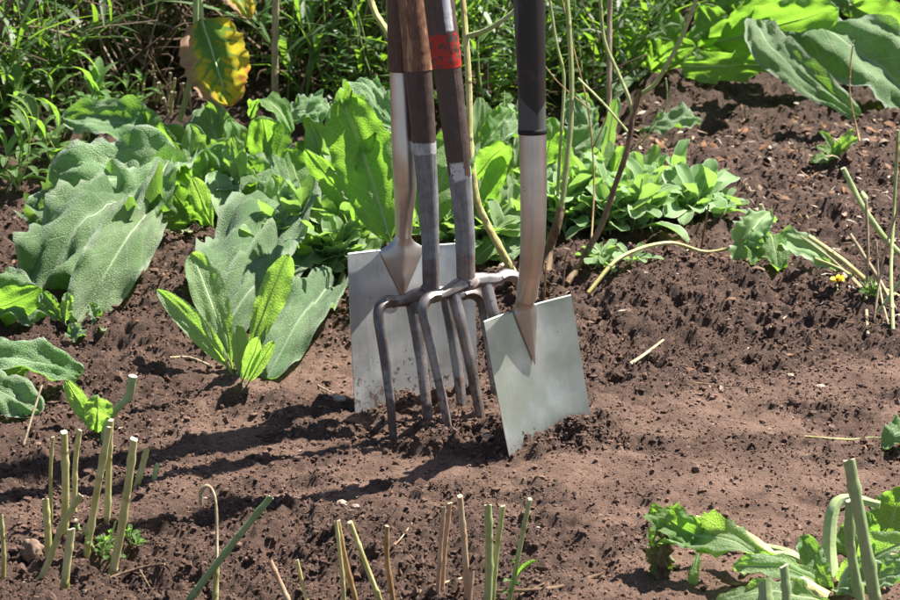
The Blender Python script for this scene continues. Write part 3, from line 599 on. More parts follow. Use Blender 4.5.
# left edge plants
p = root('woolly_plant', gpt(-45, 322), 'low plant at the left edge with one broad arching leaf', 'plant', 'woolly leaved plants')
leaf(p, P(-52, 312, 4.3), Z(46, 312, .03), 62, (.25, -.6, .8), 'woolly', .24, .05, .1, .08, pet=.08, a=.7, bb=.45)
leaf(p, P(-45, 300, 4.3), P(38, 292, 4.20), 44, (.5, -1, .0), 'soft', .15, .1, .1, .06, pet=.05)
leaf(p, P(-40, 318, 4.30), P(42, 318, 4.24), 12, (0, -.5, 1), 'soft', .03, .1, .3, .06)
p = root('woolly_plant', gpt(50, 330), 'small curled grey leaves sprouting just right of the left edge plant', 'plant', 'woolly leaved plants')
leaf(p, P(66, 324, 4.2), P(42, 292, 4.2), 17, (-.4, -.8, .8), 'woolly', .08, .1, .3, .1)
leaf(p, P(64, 324, 4.2), P(68, 293, 4.2), 13, (.3, -.9, .3), 'young', .05, .1, .3, .1)
leaf(p, gpt(12, 322, .012), gpt(62, 325, .012), 5, UPN, 'olive', .03, 0, .3, .1)
p = root('woolly_plant', gpt(98, 334), 'tiny grey green seedling below the large woolly leaves', 'plant', 'woolly leaved plants')
leaf(p, gpt(99, 332, .006), P(68, 339, 4.14), 20, (-.1, -.6, 1), 'woolly', .12, .1, .3, .1, pet=.35)
leaf(p, gpt(99, 333, .006), P(91, 303, 4.18), 14, (.4, -.8, .5), 'woolly', .08, .1, .3, .1)
leaf(p, gpt(99, 333, .006), P(103, 330, 4.14), 8, (.4, -.8, .5), 'young', .08, .1, .3, .1)
p = root('woolly_plant', gpt(-50, 400), 'plant at the lower left edge with two drooping grey leaves', 'plant', 'woolly leaved plants')
leaf(p, P(-55, 375, 3.98), Z(77, 372, .035), 46, (.05, -.35, 1), 'woolly', .16, .1, .2, .05, pet=.05, a=.6, bb=.4)
leaf(p, P(-45, 382, 3.96), Z(38, 412, .02), 46, (.05, -.5, 1), 'woolly', .10, .05, .1, .06, pet=.05, a=.6, bb=.35)
leaf(p, P(-45, 388, 3.96), P(30, 366, 3.98), 30, (.1, -1, .0), 'soft', .05, .05, .1, .06)
# cut-back plant at lower left
p = root('cut_plant', gpt(97, 442), 'cut back plant with one thick pale stub and two short leaves, lower left', 'plant', 'young plants')
leaf(p, P(96, 432, 3.83), P(66, 380, 3.82), 18, (.2, -1, .1), 'young', -.08, 0, .35, .06, pet=.05)
leaf(p, P(97, 436, 3.83), P(98, 396, 3.80), 28, (.2, -1, .15), 'young', .02, 0, .3, .12, pet=.05, a=.8, bb=.3)
leaf(p, P(96, 432, 3.84), P(82, 400, 3.84), 16, (-.2, -1, .1), 'young', .02, 0, .3, .12)
mb = MB(); tube(mb, spline([gpt(101, 440, -.01), P(110, 418, 3.82), P(122, 404, 3.81), P(129, 396, 3.81), P(133, 376, 3.81)], 20), [.006, .0055, .005, .0055, .0062], 12, capm=1); mb.build('stub', [M['stem_pale'], M['cut']], p)
# big-leaved plant, top right
p = root('woolly_plant', gpt(770, 62), 'huge woolly leaf plant spreading over the soil in the top right corner', 'plant', 'woolly leaved plants')
leaf(p, P(772, 30, 5.58), Z(945, 112, .0), 92, (.0, -.75, 1), 'woolly', .16, .05, .10, .05, pet=.01, a=.45, bb=.32, pucker=.02, teeth=.08)
leaf(p, P(757, 20, 5.50), P(858, 116, 5.18), 40, (-.25, -.6, 1), 'woolly', .14, .02, .2, .05, side=.12, pet=.01, a=.4, bb=.4)
leaf(p, P(700, 46, 5.62), P(838, 8, 5.5), 52, (0, -1, .02), 'soft', .03, 0, .1, .08, pet=.01, a=.5, bb=.4)
leaf(p, P(778, 62, 5.5), P(682, 66, 5.36), 34, (0, -1, -.05), 'soft', .03, 0, .1, .12, pet=.01, a=.4, bb=.3)
leaf(p, P(724, 30, 5.6), P(822, -22, 5.6), 46, (0, -1, .02), 'soft', .03, 0, .1, .08, pet=.02, a=.6)
leaf(p, P(738, 60, 5.6), P(700, 6, 5.62), 36, (.1, -1, .1), 'soft', .03, .1, .1, .1, pet=.02, a=.6)
leaf(p, P(715, 15, 5.68), P(738, -20, 5.7), 40, (0, -.8, .7), 'woolly', .03, .1, .1, .1)
leaf(p, P(850, 20, 5.75), P(838, -28, 5.75), 26, (.2, -.8, .6), 'woolly', .03, .1, .1, .1)
leaf(p, P(850, 5, 5.7), P(925, 38, 5.55), 50, (-.1, -1, .0), 'soft', .05, 0, .1, .06, pet=.02, a=.6)
leaf(p, P(820, 58, 5.7), P(870, 40, 5.8), 40, (.1, -1, .4), 'soft', .05, 0, .1, .06, pet=.02, a=.6)
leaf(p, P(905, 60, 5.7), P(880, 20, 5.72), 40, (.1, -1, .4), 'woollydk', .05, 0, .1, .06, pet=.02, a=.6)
p = root('broad_leaved_plant', gpt(655, 76), 'upright clump of broad bright green leaves left of the huge woolly leaf', 'plant', 'woolly leaved plants')
leaf(p, P(656, 74, 5.65), P(676, 10, 5.66), 32, (.2, -1, 0), 'soft', .03, .05, .15, .08, pet=.1)
leaf(p, P(652, 74, 5.65), P(636, 22, 5.66), 26, (-.2, -1, 0), 'soft', .03, .05, .15, .08, pet=.1)
leaf(p, P(650, 72, 5.6), P(694, 46, 5.5), 28, (.1, -.8, .6), 'soft', .1, .05, .15, .08, pet=.1)
leaf(p, P(646, 70, 5.6), P(622, 30, 5.55), 26, (-.2, -1, .1), 'soft', .1, .05, .15, .08, pet=.1)
leaf(p, P(628, 64, 5.5), P(612, 12, 5.5), 16, (-.5, -.6, .8), 'woolly', .08, .05, .15, .15, pet=.03)
leaf(p, P(662, 74, 5.62), P(712, 22, 5.66), 26, (.1, -1, .1), 'soft', .1, .05, .15, .08, pet=.1)
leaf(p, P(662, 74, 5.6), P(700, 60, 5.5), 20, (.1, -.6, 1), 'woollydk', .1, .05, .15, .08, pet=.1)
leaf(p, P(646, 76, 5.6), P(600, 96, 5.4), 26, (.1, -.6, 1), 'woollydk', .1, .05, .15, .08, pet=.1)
# small wilted plants and stems to the right
p = root('cut_sprout', gpt(868, 214), 'cut green stalk with small wilted leaves at its end, on bare soil upper right', 'plant', 'wilted shoots')
mb = MB(); tube(mb, spline([gpt(870, 205, .0), P(852, 180, 5.0), P(832, 163, 5.02)], 12), [.0052, .005, .0045], 10, capm=1); mb.build('stem', [M['stem_pale'], M['cut']], p)
for (tx, ty, w_) in ((812, 160, 12), (822, 131, 10), (856, 138, 13), (852, 130, 9), (838, 146, 9), (818, 146, 9)):
    leaf(p, P(832, 162, 5.03), P(tx, ty, 5.0), w_, (.1, -.7, .8), 'young', .15, .1, .3, .15, nu=9, nv=14)
p = root('wilted_shoot', gpt(592, 290), 'long thin stem lying on the soil with drooping lobed green leaves', 'plant', 'wilted shoots')
mb = MB(); tube(mb, spline([gpt(588, 293, .0), gpt(620, 276, .03), gpt(667, 261, .03), P(705, 252, 4.52), P(737, 247, 4.5)], 24), [.0035, .0032, .003, .0025], 8, wob=.15); mb.build('stem', M['stem_olive'], p)
leaf(p, P(770, 212, 4.55), P(737, 256, 4.48), 34, (-.2, -.7, .9), 'sage', .15, .2, .15, .15, pet=.02, a=.5, teeth=.3)
leaf(p, P(765, 225, 4.55), P(779, 268, 4.45), 26, (.2, -1, .2), 'soft', .08, .1, .15, .15, teeth=.35)
leaf(p, P(760, 222, 4.55), P(752, 262, 4.46), 20, (.0, -1, .1), 'soft', .08, .1, .15, .15, teeth=.35)
leaf(p, P(778, 236, 4.52), Z(850, 276, .006), 30, (-.2, -.6, 1), 'sage', .08, .05, .15, .12, pet=.01, a=.35, bb=1.0, teeth=.25)
mb = MB(); tube(mb, spline([P(763, 224, 4.55), P(762, 212, 4.55), P(761, 204, 4.55)], 8), [.006, .0065, .003], 10); mb.build('dry_bud', M['stem_dry'], p)
# wilting plant, bottom right
p = root('wilting_plant', gpt(835, 606), 'wilting plant in the bottom right corner with collapsed leaf on the left', 'plant', 'wilted shoots')
leaf(p, P(812, 585, 3.34), P(655, 528, 3.38), 40, (-.1, -.5, .9), 'young', .14, .25, .35, .18, pet=.35, a=.4, bb=.3, teeth=.25)
leaf(p, P(720, 552, 3.36), P(652, 512, 3.39), 32, (.3, -.9, .4), 'soft', .12, .15, .4, .2, pet=.02, a=.5, bb=.3, teeth=.3)
leaf(p, P(662, 522, 3.39), P(655, 588, 3.37), 24, (.2, -1, .2), 'deadl' if 'deadl' in M else 'olive', .05, 0, .4, .35, pet=.02, a=.5, bb=.3, teeth=.4, stem='dead')
leaf(p, P(668, 520, 3.38), P(664, 586, 3.36), 16, (-.5, -1, .2), 'dead', .08, 0, .4, .4, pet=.02, a=.5, bb=.3, teeth=.4, stem='dead')
leaf(p, P(700, 545, 3.37), P(684, 606, 3.33), 11, (.2, -1, .2), 'young', .04, 0, .4, .1)
for pts, r_, mt in (([P(826, 600, 3.3), P(790, 575, 3.32), P(758, 545, 3.36), P(728, 527, 3.4), P(695, 519, 3.4)], [.011, .008, .006, .005], 'stem_olive'),
                    ([P(822, 595, 3.36), P(800, 560, 3.4), P(770, 548, 3.42), P(715, 541, 3.44)], [.007, .005, .004], 'stem_pale'),
                    ([P(833, 600, 3.36), P(829, 545, 3.4), P(834, 508, 3.42), P(848, 499, 3.43), P(880, 505, 3.42)], [.010, .009, .007, .005], 'stem_pale'),
                    ([P(828, 600, 3.34), P(815, 572, 3.36), P(790, 556, 3.38), P(762, 558, 3.38), P(742, 575, 3.36)], [.006, .005, .004], 'stem_pale'),
                    ([P(838, 604, 3.3), P(850, 570, 3.33), P(872, 556, 3.34), P(905, 560, 3.33)], [.007, .006, .005], 'stem_pale'),
                    ([P(842, 604, 3.28), P(862, 585, 3.28), P(880, 566, 3.3), P(884, 590, 3.26)], [.004, .003, .002], 'stem_brown'),
                    ([P(812, 605, 3.3), P(795, 590, 3.31), P(770, 598, 3.3), P(740, 615, 3.28)], [.006, .005, .005], 'stem_pale')):
    mb = MB(); tube(mb, spline(pts, 24), r_, 10, wob=.15); mb.build('leaf_stalk', M[mt], p)
leaf(p, P(835, 590, 3.42), P(868, 512, 3.46), 40, (-.2, -1, .05), 'soft', .05, 0, .2, .12, teeth=.15)
leaf(p, P(868, 566, 3.5), P(905, 488, 3.52), 54, (.1, -1, .02), 'soft', .03, 0, .15, .1, teeth=.15)
leaf(p, P(838, 596, 3.36), P(905, 536, 3.30), 34, (-.1, -.6, .9), 'young', .12, .1, .2, .12, teeth=.1)
leaf(p, P(840, 598, 3.32), P(918, 572, 3.22), 40, (-.1, -.6, .9), 'woolly', .12, .1, .2, .12, teeth=.1)
leaf(p, P(830, 600, 3.34), P(742, 560, 3.3), 26, (.0, -.6, .9), 'young', .16, .2, .2, .12, teeth=.1)
leaf(p, P(835, 600, 3.32), P(802, 535, 3.36), 24, (-.3, -.8, .5), 'woolly', .06, .1, .2, .12, teeth=.1)
leaf(p, P(830, 606, 3.28), P(722, 596, 3.24), 28, (.0, -.5, 1), 'young', .12, .2, .2, .12, teeth=.1)
leaf(p, P(845, 606, 3.3), P(880, 545, 3.32), 26, (.1, -.9, .4), 'soft', .06, .1, .2, .12, teeth=.1)
p = root('leaf_tuft', gpt(905, 452), 'grey leaf lying flat at the right edge of the trodden soil', 'leaf', 'wilted shoots')
leaf(p, gpt(915, 440, .03), gpt(884, 452, .008), 24, (0, -.5, 1), 'woolly', .1, .1, .3, .12)

# ------------------------------------------------------------------ sage-like clumps of small oval leaves
def sage(px, py, rpx, hgt, nsh, seed, label, ll=(.055, .095), mat='sage', name='sage_clump', up=.75, ry=.6):
    c = gpt(px, py); k = ppm(c); rr = rpx / k; rs = random.Random(seed); r0 = root(name, c, label, 'plant', 'low clumps of oval leaves')
    mb = MB()
    for i in range(nsh):
        an = rs.random() * 6.283; d = math.sqrt(rs.random()) * rr; x, y = c[0] + math.cos(an) * d, c[1] + math.sin(an) * d * ry; z = gz(x, y)
        hh = hgt * (1 - .6 * (d / rr)**2) * rs.uniform(.5, 1); b = np.array([x, y, z]); t_ = b + np.array([math.cos(an) * hh * .35, math.sin(an) * hh * .3 - .01, hh])
        tube(mb, [b, t_], [.0016, .0012], 5, m=1, cap=False)
        nl = rs.randint(8, 13); a0 = rs.random() * 6.28; tilt = np.array([math.cos(an) * .3 * d / rr, math.sin(an) * .3 * d / rr, 0])
        for j in range(nl):
            f = j / nl; q = b + (t_ - b) * rs.uniform(.0, .75) * (.35 + .65 * f); aa = a0 + j * 2.4 + rs.uniform(-.3, .3); el = .25 + up * 1.45 * f + rs.uniform(-.2, .3)
            dv = nrm(np.array([math.cos(aa) * math.cos(el), math.sin(aa) * math.cos(el), math.sin(el)]) + tilt); L = rs.uniform(*ll) * (1.1 - .3 * f)
            nn = np.array([-math.cos(aa) * math.sin(el), -math.sin(aa) * math.sin(el), math.cos(el)])
            leafgeo(mb, q, q + dv * L, L * rs.uniform(.30, .40), nn + np.array([rs.uniform(-.35, .35), rs.uniform(-.35, .35), 0]), .05 + rs.random() * .08, rs.uniform(-.15, .4), .30, .04, 9, 13, .20, .95, .42, rs.uniform(-.5, .5), rs.randint(0, 99999), 0)
    mb.build('foliage', [M[mat], M['stem_pale']], r0); return r0
sage(312, 262, 46, .13, 22, 1, 'sage like clump of small oval leaves left of the wide spade')
sage(275, 218, 30, .10, 12, 2, 'smaller clump of oval leaves between the woolly leaves on the left', (.035, .055))
sage(372, 205, 40, .12, 16, 3, 'oval leaved clump half hidden behind the wide spade handle')
sage(480, 250, 40, .11, 16, 4, 'oval leaved clump between the red banded fork and narrow spade')
sage(500, 150, 26, .14, 18, 5, 'taller grey green clump further back between fork and narrow spade', (.032, .052))
sage(575, 225, 36, .11, 11, 6, 'oval leaved clump directly right of the narrow spade shaft')
sage(622, 230, 44, .12, 13, 7, 'bright clump of oval leaves in the middle of the rose stems')
sage(672, 214, 38, .13, 10, 8, 'bright rosette of oval leaves at the right end of the clumps')
sage(716, 216, 24, .06, 4, 9, 'low trailing end of the oval leaved clumps on open soil', (.04, .06), up=.3)
sage(618, 262, 24, .05, 4, 10, 'a few low oval leaves at the foot of the curved brown stem', (.035, .05), up=.3)
sage(880, 305, 14, .05, 4, 11, 'little leafy weed at the right edge among dry stems', (.012, .02), mat='soft', name='weed')
sage(232, 335, 12, .02, 2, 12, 'grey leaf rosette tucked behind the young upright plant', (.03, .04), mat='woollydk', up=.3, name='seedling')
sage(105, 556, 16, .05, 5, 13, 'small green weed growing among the cut stems lower left', (.010, .018), mat='soft', name='weed')
sage(130, 548, 9, .03, 2, 14, 'single tiny weed right of the lower left cut stems', (.012, .02), mat='soft', name='weed')

# ------------------------------------------------------------------ cut stems in front
def stems(label, base_px, rows, group='cut plant stems in the foreground', name='pruned_plant', cat='cut stems'):
    r0 = root(name, gpt(*base_px), label, cat, group)
    for i, (tx, ty, bx, by, wd, Y, mt) in enumerate(rows):
        t_ = P(tx, ty, Y + .01); b = P(bx, by, Y); d = nrm(b - t_); k = 0
        while b[2] + d[2] * k > gz(b[0] + d[0] * k, b[1] + d[1] * k) - .02 and k < .6: k += .01
        e = b + d * k; r_ = wd * .43 / ppm(t_); mb = MB(); n_ = 24; pp = spline([t_, (t_ + e) / 2 + np.array([random.Random(i).uniform(-.002, .002), 0, 0]), e], n_)
        rad = np.full(n_, r_) * (1 + .16 * np.linspace(0, 1, n_)); pp = pp + np.outer(np.sin(np.linspace(0, 3.14, n_) * (1 + i % 2)) * random.Random(i * 7 + len(label)).uniform(-.02, .02) * min(.25, float(np.linalg.norm(e - t_))), [1, 0, 0])
        for q in range(3 + i % 3, n_, 8 + i % 3): rad[q] *= 1.24
        tube(mb, pp, rad, 14, capm=1, wob=.05, seed=i + 3)
        c = t_ - d * .0004; rr = MB()
        th_ = np.arange(15) / 14 * 6.283; sl = .3 * r_ * np.cos(th_ + i * 1.7) + .12 * r_ * np.cos(th_ * 3 + i)
        mb.V[0][:15] -= np.outer(sl, d); mb.V[1][:14] -= np.outer(sl[:14], d)
        mb.build('stem', [M[mt], M['cut']], r0)
    return r0
stems('tall clump of about ten cut olive stems in the lower left corner', (80, 590), [
    (45.5, 499, 50, 600, 8, 3.40, 'stem_olive'), (53, 437, 51, 526, 4, 3.50, 'stem_olive'), (64, 432, 60, 574, 8.5, 3.46, 'stem_olive'), (80, 430, 74, 500, 6, 3.52, 'stem_olive'),
    (109, 427, 80, 600, 8, 3.42, 'stem_olive'), (111, 420, 105, 546, 7, 3.50, 'stem_olive'), (134, 439, 107, 600, 9, 3.40, 'stem_olive'), (81, 495, 28, 600, 7, 3.36, 'stem_olive'),
    (71.5, 529, 64, 600, 9, 3.34, 'stem_olive'), (75, 520, 92, 560, 6, 3.48, 'stem_pale')])
stems('two short cut stubs just right of the lower left stem clump', (152, 492), [(147, 449, 141, 470, 7, 3.66, 'stem_olive'), (158, 464, 154, 488, 6, 3.66, 'stem_pale')])
stems('single cut stem at the very left edge', (2, 610), [(1, 515, 3, 600, 5, 3.36, 'stem_olive')])
stems('single green cut stem leaning right, right of the lower left clump', (180, 615), [(271, 497, 190, 600, 7.5, 3.30, 'stem_blue')])
stems('short upright green stub beside the dry hooked stem', (214, 605), [(217, 566, 214, 600, 6, 3.30, 'stem_olive')])
stems('two reddish stubs leaning left at the bottom, left of the taller brown group', (300, 625), [(270, 561, 287, 600, 6, 3.26, 'stem_pink'), (297, 560, 308, 600, 4, 3.28, 'stem_olive')])
stems('four slender reddish brown cut stems left of the pink pair', (370, 620), [(336, 521, 343, 600, 4.5, 3.30, 'stem_olive'), (338, 521, 356, 600, 5.5, 3.31, 'stem_red'), (350, 522, 380, 600, 6, 3.28, 'stem_olive'), (387, 526, 392, 600, 6, 3.28, 'stem_red')])
stems('pale pink cut stems at the bottom, left of the green trio', (455, 615), [(444, 507, 438, 600, 5, 3.30, 'stem_pink'), (450, 503, 445, 560, 5.5, 3.33, 'stem_pink'), (460, 496, 468, 600, 7, 3.30, 'stem_pink'), (464, 524, 468, 600, 4, 3.31, 'stem_pink'), (473, 571, 472, 600, 4, 3.27, 'stem_pink')])
r_ = stems('three green cut stems with a tiny leaf shoot, right of the pink pair', (497, 612), [(488, 505, 486, 600, 9, 3.30, 'stem_green'), (503, 506, 493, 600, 5.5, 3.32, 'stem_green'), (530, 499, 510, 600, 5.5, 3.30, 'stem_green')])
leaf(r_, P(517, 578, 3.31), P(535, 560, 3.29), 6, (-.2, -.6, .8), 'soft', .1, .1, .3, .05, nu=7, nv=10)
leaf(r_, P(517, 566, 3.31), P(514, 558, 3.29), 5, (-.2, -.6, .8), 'young', .1, .1, .3, .05, nu=7, nv=10)
for (x_, y_, a_, b_) in ((512, 585, 504, 580), (514, 590, 520, 583), (510, 596, 503, 592)): leaf(r_, P(x_, y_, 3.31), P(a_, b_, 3.28), 5, (0, -.6, .8), 'soft', .1, .1, .3, .05, nu=7, nv=10)
stems('tall thick green cut stem with a thinner one behind, bottom right', (880, 640), [(849, 460, 875, 600, 14, 3.12, 'stem_blue'), (850, 500, 859, 600, 11, 3.2, 'stem_blue')])
stems('two thick low cut stubs at the bottom edge, left of the tall thick stem', (775, 640), [(765, 583, 766, 605, 16, 3.1, 'stem_blue'), (784, 566, 786, 600, 10.5, 3.16, 'stem_blue')])

def stick(name, label, cat, pts, rad, mat, group=None, ns=8, wob=.2, cap='cut', branches=()):
    pts = [np.asarray(k) for k in pts]; low = min(pts, key=lambda k: k[2]); r0 = root(name, low, label, cat, group)
    mb = MB(); tube(mb, spline(pts, 12 * len(pts)), rad, ns, wob=wob, capm=1, seed=len(label)); mb.build('stem', [M[mat], M[cap]], r0)
    for bp, br, bm in branches:
        mb = MB(); tube(mb, spline(bp, 10 * len(bp)), br, 7, wob=wob, capm=1, seed=3); mb.build('branch', [M[bm], M[cap]], r0)
    return r0
stick('withered_plant', 'thin dry brown stem with a hooked tip, left of centre in front', 'dried stem', [P(217, 600, 3.35), P(217, 545, 3.4), P(216, 505, 3.42), P(212, 490, 3.43), P(206, 486, 3.43), P(201, 493, 3.43), P(201, 505, 3.43)], [.0022, .002, .0018, .0022, .003, .0025], 'stem_dry')
stick('withered_plant', 'long thin curving dry stem at the left edge', 'dried stem', [gpt(-2, 560), P(2, 520, 3.6), P(14, 478, 3.7), P(28, 430, 3.75), P(42, 385, 3.8)], [.0025, .002, .0015], 'stem_dry')

# ------------------------------------------------------------------ rose canes behind the tools and other standing stems
stick('rose_bush', 'thick green brown stem curving down between the fork and the narrow spade', 'stem', [gpt(523, 286, -.01), P(502, 252, 4.40), P(486, 222, 4.40), P(476, 195, 4.40), P(470, 140, 4.42), P(469, 90, 4.44), P(466, 40, 4.46), P(459, -40, 4.5)], [.0065, .0055, .005, .0048], 'stem_olive', 'bare rose stems behind the tools',
      branches=[([P(468, 36, 4.46), P(484, 31, 4.44), P(500, 22, 4.42), P(518, 6, 4.42), P(530, -20, 4.42)], [.0042, .003], 'stem_green')])
stick('rose_bush', 'green stem rising from a thick brown stub right of the narrow spade', 'stem', [gpt(546, 274, -.01), P(549, 250, 4.46), P(556, 228, 4.46), P(561, 208, 4.47)], [.0085, .0075, .0075, .0065], 'stem_brown', 'bare rose stems behind the tools', cap='stem_brown',
      branches=[([P(561, 215, 4.47), P(565, 180, 4.48), P(571, 120, 4.5), P(571, 60, 4.52), P(565, -30, 4.55)], [.0045, .0042, .004], 'stem_green')])
stick('rose_bush', 'curved brown stem forking into green shoots right of centre', 'stem', [gpt(567, 278, -.01), P(583, 258, 4.45), P(601, 226, 4.46), P(613, 192, 4.47), P(627, 150, 4.48), P(633, 116, 4.49), P(640, 90, 4.5)], [.006, .0052, .0046, .0042, .0045], 'stem_brown', 'bare rose stems behind the tools', cap='stem_brown',
      branches=[([P(633, 116, 4.49), P(628, 96, 4.49), P(617, 70, 4.5), P(604, 38, 4.5), P(599, -20, 4.5)], [.003, .0028], 'stem_green'), ([P(640, 95, 4.5), P(655, 84, 4.49), P(666, 66, 4.48), P(683, 34, 4.48), P(702, -15, 4.48)], [.0038, .003], 'stem_green'),
                ([P(628, 132, 4.49), P(604, 104, 4.5), P(578, 78, 4.52)], [.0022, .0018], 'stem_green')])
stick('rose_bush', 'thin yellow green stem just right of the soft grip handle', 'stem', [gpt(556, 230), P(560, 150, 4.6), P(564, 80, 4.62), P(556, 40, 4.63), P(547, -20, 4.65)], [.0028, .0026, .0022], 'stem_green', 'bare rose stems behind the tools')
stick('rose_bush', 'very thin dark red twigs between the soft grip handle and the forked stem', 'stem', [gpt(590, 262), P(594, 180, 4.6), P(588, 110, 4.62), P(574, 50, 4.64), P(560, -10, 4.66)], [.0016, .0014, .001], 'stem_red', 'bare rose stems behind the tools', cap='stem_red',
      branches=[([P(592, 150, 4.61), P(606, 118, 4.6), P(612, 80, 4.6)], [.0012, .0008], 'stem_red'), ([P(588, 108, 4.62), P(560, 84, 4.6), P(545, 66, 4.6)], [.0012, .0008], 'stem_red')])
stick('garden_cane', 'pale brown stake standing behind the forked stem', 'cane', [gpt(609, 142, -.01), P(609, 100, 5.15), P(610, -30, 5.2)], [.0048, .0045], 'stem_dry', 'canes standing in the bed')
stick('garden_cane', 'thick brown stake beside the yellow leaf', 'cane', [gpt(275, 118, -.01), P(275, 60, 5.3), P(276, -20, 5.3)], [.0068, .0062], 'stem_dry', 'canes standing in the bed')
stick('twig', 'thin dark twig leaning across the centre behind the forks', 'twig', [gpt(300, 92, .0), P(345, 55, 5.4), P(365, 20, 5.4), P(378, -10, 5.4)], [.003, .0025], 'stem_brown', 'standing twigs')
stick('rose_bush', 'pale green cane slanting behind the wide spade handle at the top', 'stem', [P(366, -15, 4.9), P(375, 12, 4.88), P(386, 30, 4.86), P(400, 60, 4.84), P(415, 110, 4.8), gpt(430, 200)], [.0055, .0052, .005], 'stem_olive', 'bare rose stems behind the tools')
stick('twig', 'short dead upright twig on the soil below the trailing clump', 'twig', [gpt(700, 256), P(705, 225, 4.55), P(709, 204, 4.55)], [.0018, .0014], 'stem_brown', 'standing twigs')
stick('twig', 'two thin dark twigs standing right behind the narrow spade blade', 'twig', [gpt(544, 302), P(545, 280, 4.3), P(546, 262, 4.3)], [.0018, .0012], 'stem_red', 'standing twigs', branches=[([gpt(563, 288), P(565, 262, 4.38), P(567, 252, 4.38)], [.0018, .001], 'stem_brown')])
stick('twig', 'long thin red twig rising over the bare soil near the top right', 'twig', [gpt(862, 150), P(857, 130, 5.1), P(850, 95, 5.12), P(851, 60, 5.15), P(853, 45, 5.15)], [.0018, .0012], 'stem_red', 'standing twigs')
stick('twig', 'thin crooked green twig hanging beside the forked stem over bare soil', 'twig', [gpt(632, 152), P(645, 138, 4.9), P(660, 118, 4.9), P(667, 100, 4.9), P(666, 78, 4.9)], [.0016, .0013], 'stem_green', 'standing twigs')
# dry stalks at the right edge: one plant, many stalks
r0 = root('dry_stalk_clump', gpt(880, 345), 'straggling clump of dry and green cut stalks at the right edge', 'plant')
for pts, w_, mt in (([P(843, 168, 4.5), P(862, 205, 4.5), P(885, 238, 4.5), P(915, 268, 4.5)], 6, 'stem_pale'), ([P(808, 236, 4.4), P(840, 258, 4.4), P(868, 281, 4.4), P(905, 300, 4.4)], 5, 'stem_olive'),
                    ([P(850, 234, 4.4), P(868, 262, 4.38), P(885, 290, 4.35), gpt(903, 325)], 4, 'stem_dry'), ([P(866, 200, 4.4), P(868, 250, 4.38), P(866, 300, 4.35), gpt(868, 335)], 3.5, 'stem_dry'),
                    ([P(898, 130, 4.4), P(894, 210, 4.38), P(891, 270, 4.3), gpt(893, 330)], 4, 'stem_green'), ([P(876, 240, 4.35), P(880, 290, 4.33), gpt(890, 330)], 2.5, 'stem_dry'),
                    ([P(800, 236, 4.45), P(835, 262, 4.43), gpt(872, 300)], 2, 'stem_dry'), ([P(905, 190, 4.3), P(885, 250, 4.33), gpt(874, 318)], 2.5, 'stem_dry'), ([gpt(872, 322), P(902, 280, 4.3), P(925, 262, 4.3)], 4, 'stem_pale'),
                    ([P(815, 258, 4.42), P(850, 275, 4.4), gpt(885, 318)], 2.2, 'stem_olive')):
    mb = MB(); k = ppm(pts[0]); tube(mb, spline(pts, 24), [w_ / 2 / k * .9, w_ / 2 / k], 8, wob=.15, capm=1); mb.build('stalk', [M[mt], M['cut']], r0)
# shade-leaf weeds with a yellow flower
r0 = root('yellow_flower', gpt(838, 292), 'small yellow flower close to the soil, left of the dry stalks', 'flower'); mb = MB(); c0 = P(837, 282, 4.42)
for i in range(14):
    an = i * 2.4; d = np.array([math.cos(an), math.sin(an) * .7, .25 + .3 * (i % 3)]); leafgeo(mb, c0, c0 + d * .012, .007, (0, -.3, 1), .1, .1, .2, .1, 3, 5, .05, seed=i)
mb.build('petals', M['flower'], r0); mb = MB(); tube(mb, [gpt(838, 292), c0], [.0012], 6); mb.build('stem', M['stem_green'], r0)

# yellowing hanging leaf on its stem
m, t, out = newmat('yellowing_leaf'); N = NT(t); ux, uy, uvv = N.uv(); pos = N.pos()
x = N.math('ABSOLUTE', N.math('MULTIPLY_ADD', ux, 2.0, -1.0)); sv = N.math('ABSOLUTE', N.math('SUBTRACT', N.math('FRACT', N.math('SUBTRACT', N.math('MULTIPLY', uy, 6.0), N.math('MULTIPLY', x, 1.6))), .5))
dist = N.math('ADD', N.math('ADD', N.math('MULTIPLY', x, .55), N.math('MULTIPLY', uy, .4)), N.math('MULTIPLY_ADD', N.noise(70, 6, .7, pos), 1.1, -.55)); dist = N.math('ADD', dist, N.mr(sv, .3, .5, .12, -.12)); dist = N.math('ADD', dist, N.mr(ux, 0, .45, .0, .0))
c = N.mix(N.mr(dist, .36, .66), (.13, .27, .05), (.60, .50, .04)); c = N.mix(N.mr(dist, .80, .98), c, (.50, .22, .05)); brown = N.mr(N.math('ADD', ux, N.math('MULTIPLY_ADD', N.noise(30, 4, .6, pos), .6, -.3)), .72, .90)
c = N.mix(brown, c, (.40, .24, .16)); c = N.mix(N.mr(N.math('MAXIMUM', N.mr(x, .02, .06, 1, 0), N.mr(sv, .46, .5)), .2, 1, 0, .5), c, (.35, .5, .12))
b_ = N.bsdf(c, .6, 0, N.bump(sv, .001), .3); tr = N.n('BsdfTranslucent'); N.l(c, tr.inputs[0]); mx = N.n('MixShader'); mx.inputs[0].default_value = .5; N.l(b_, mx.inputs[1]); N.l(tr.outputs[0], mx.inputs[2]); N.l(mx.outputs[0], out.inputs[0]); M['yellowing'] = m
r0 = root('tall_plant', gpt(192, 95), 'tall stemmed plant with one hanging yellow and green leaf', 'plant')
mb = MB(); tube(mb, spline([gpt(180, 120), P(190, 80, 5.2), P(195, 40, 5.12), P(196, -30, 5.1)], 20), [.0055, .005], 10, wob=.1); mb.build('stem', M['stem_pale'], r0)
mb = MB(); tube(mb, spline([P(201, -30, 5.06), P(201, 0, 5.05), P(202, 24, 5.04)], 10), [.004, .0035], 8); mb.build('leaf_stalk', M['stem_pale'], r0)
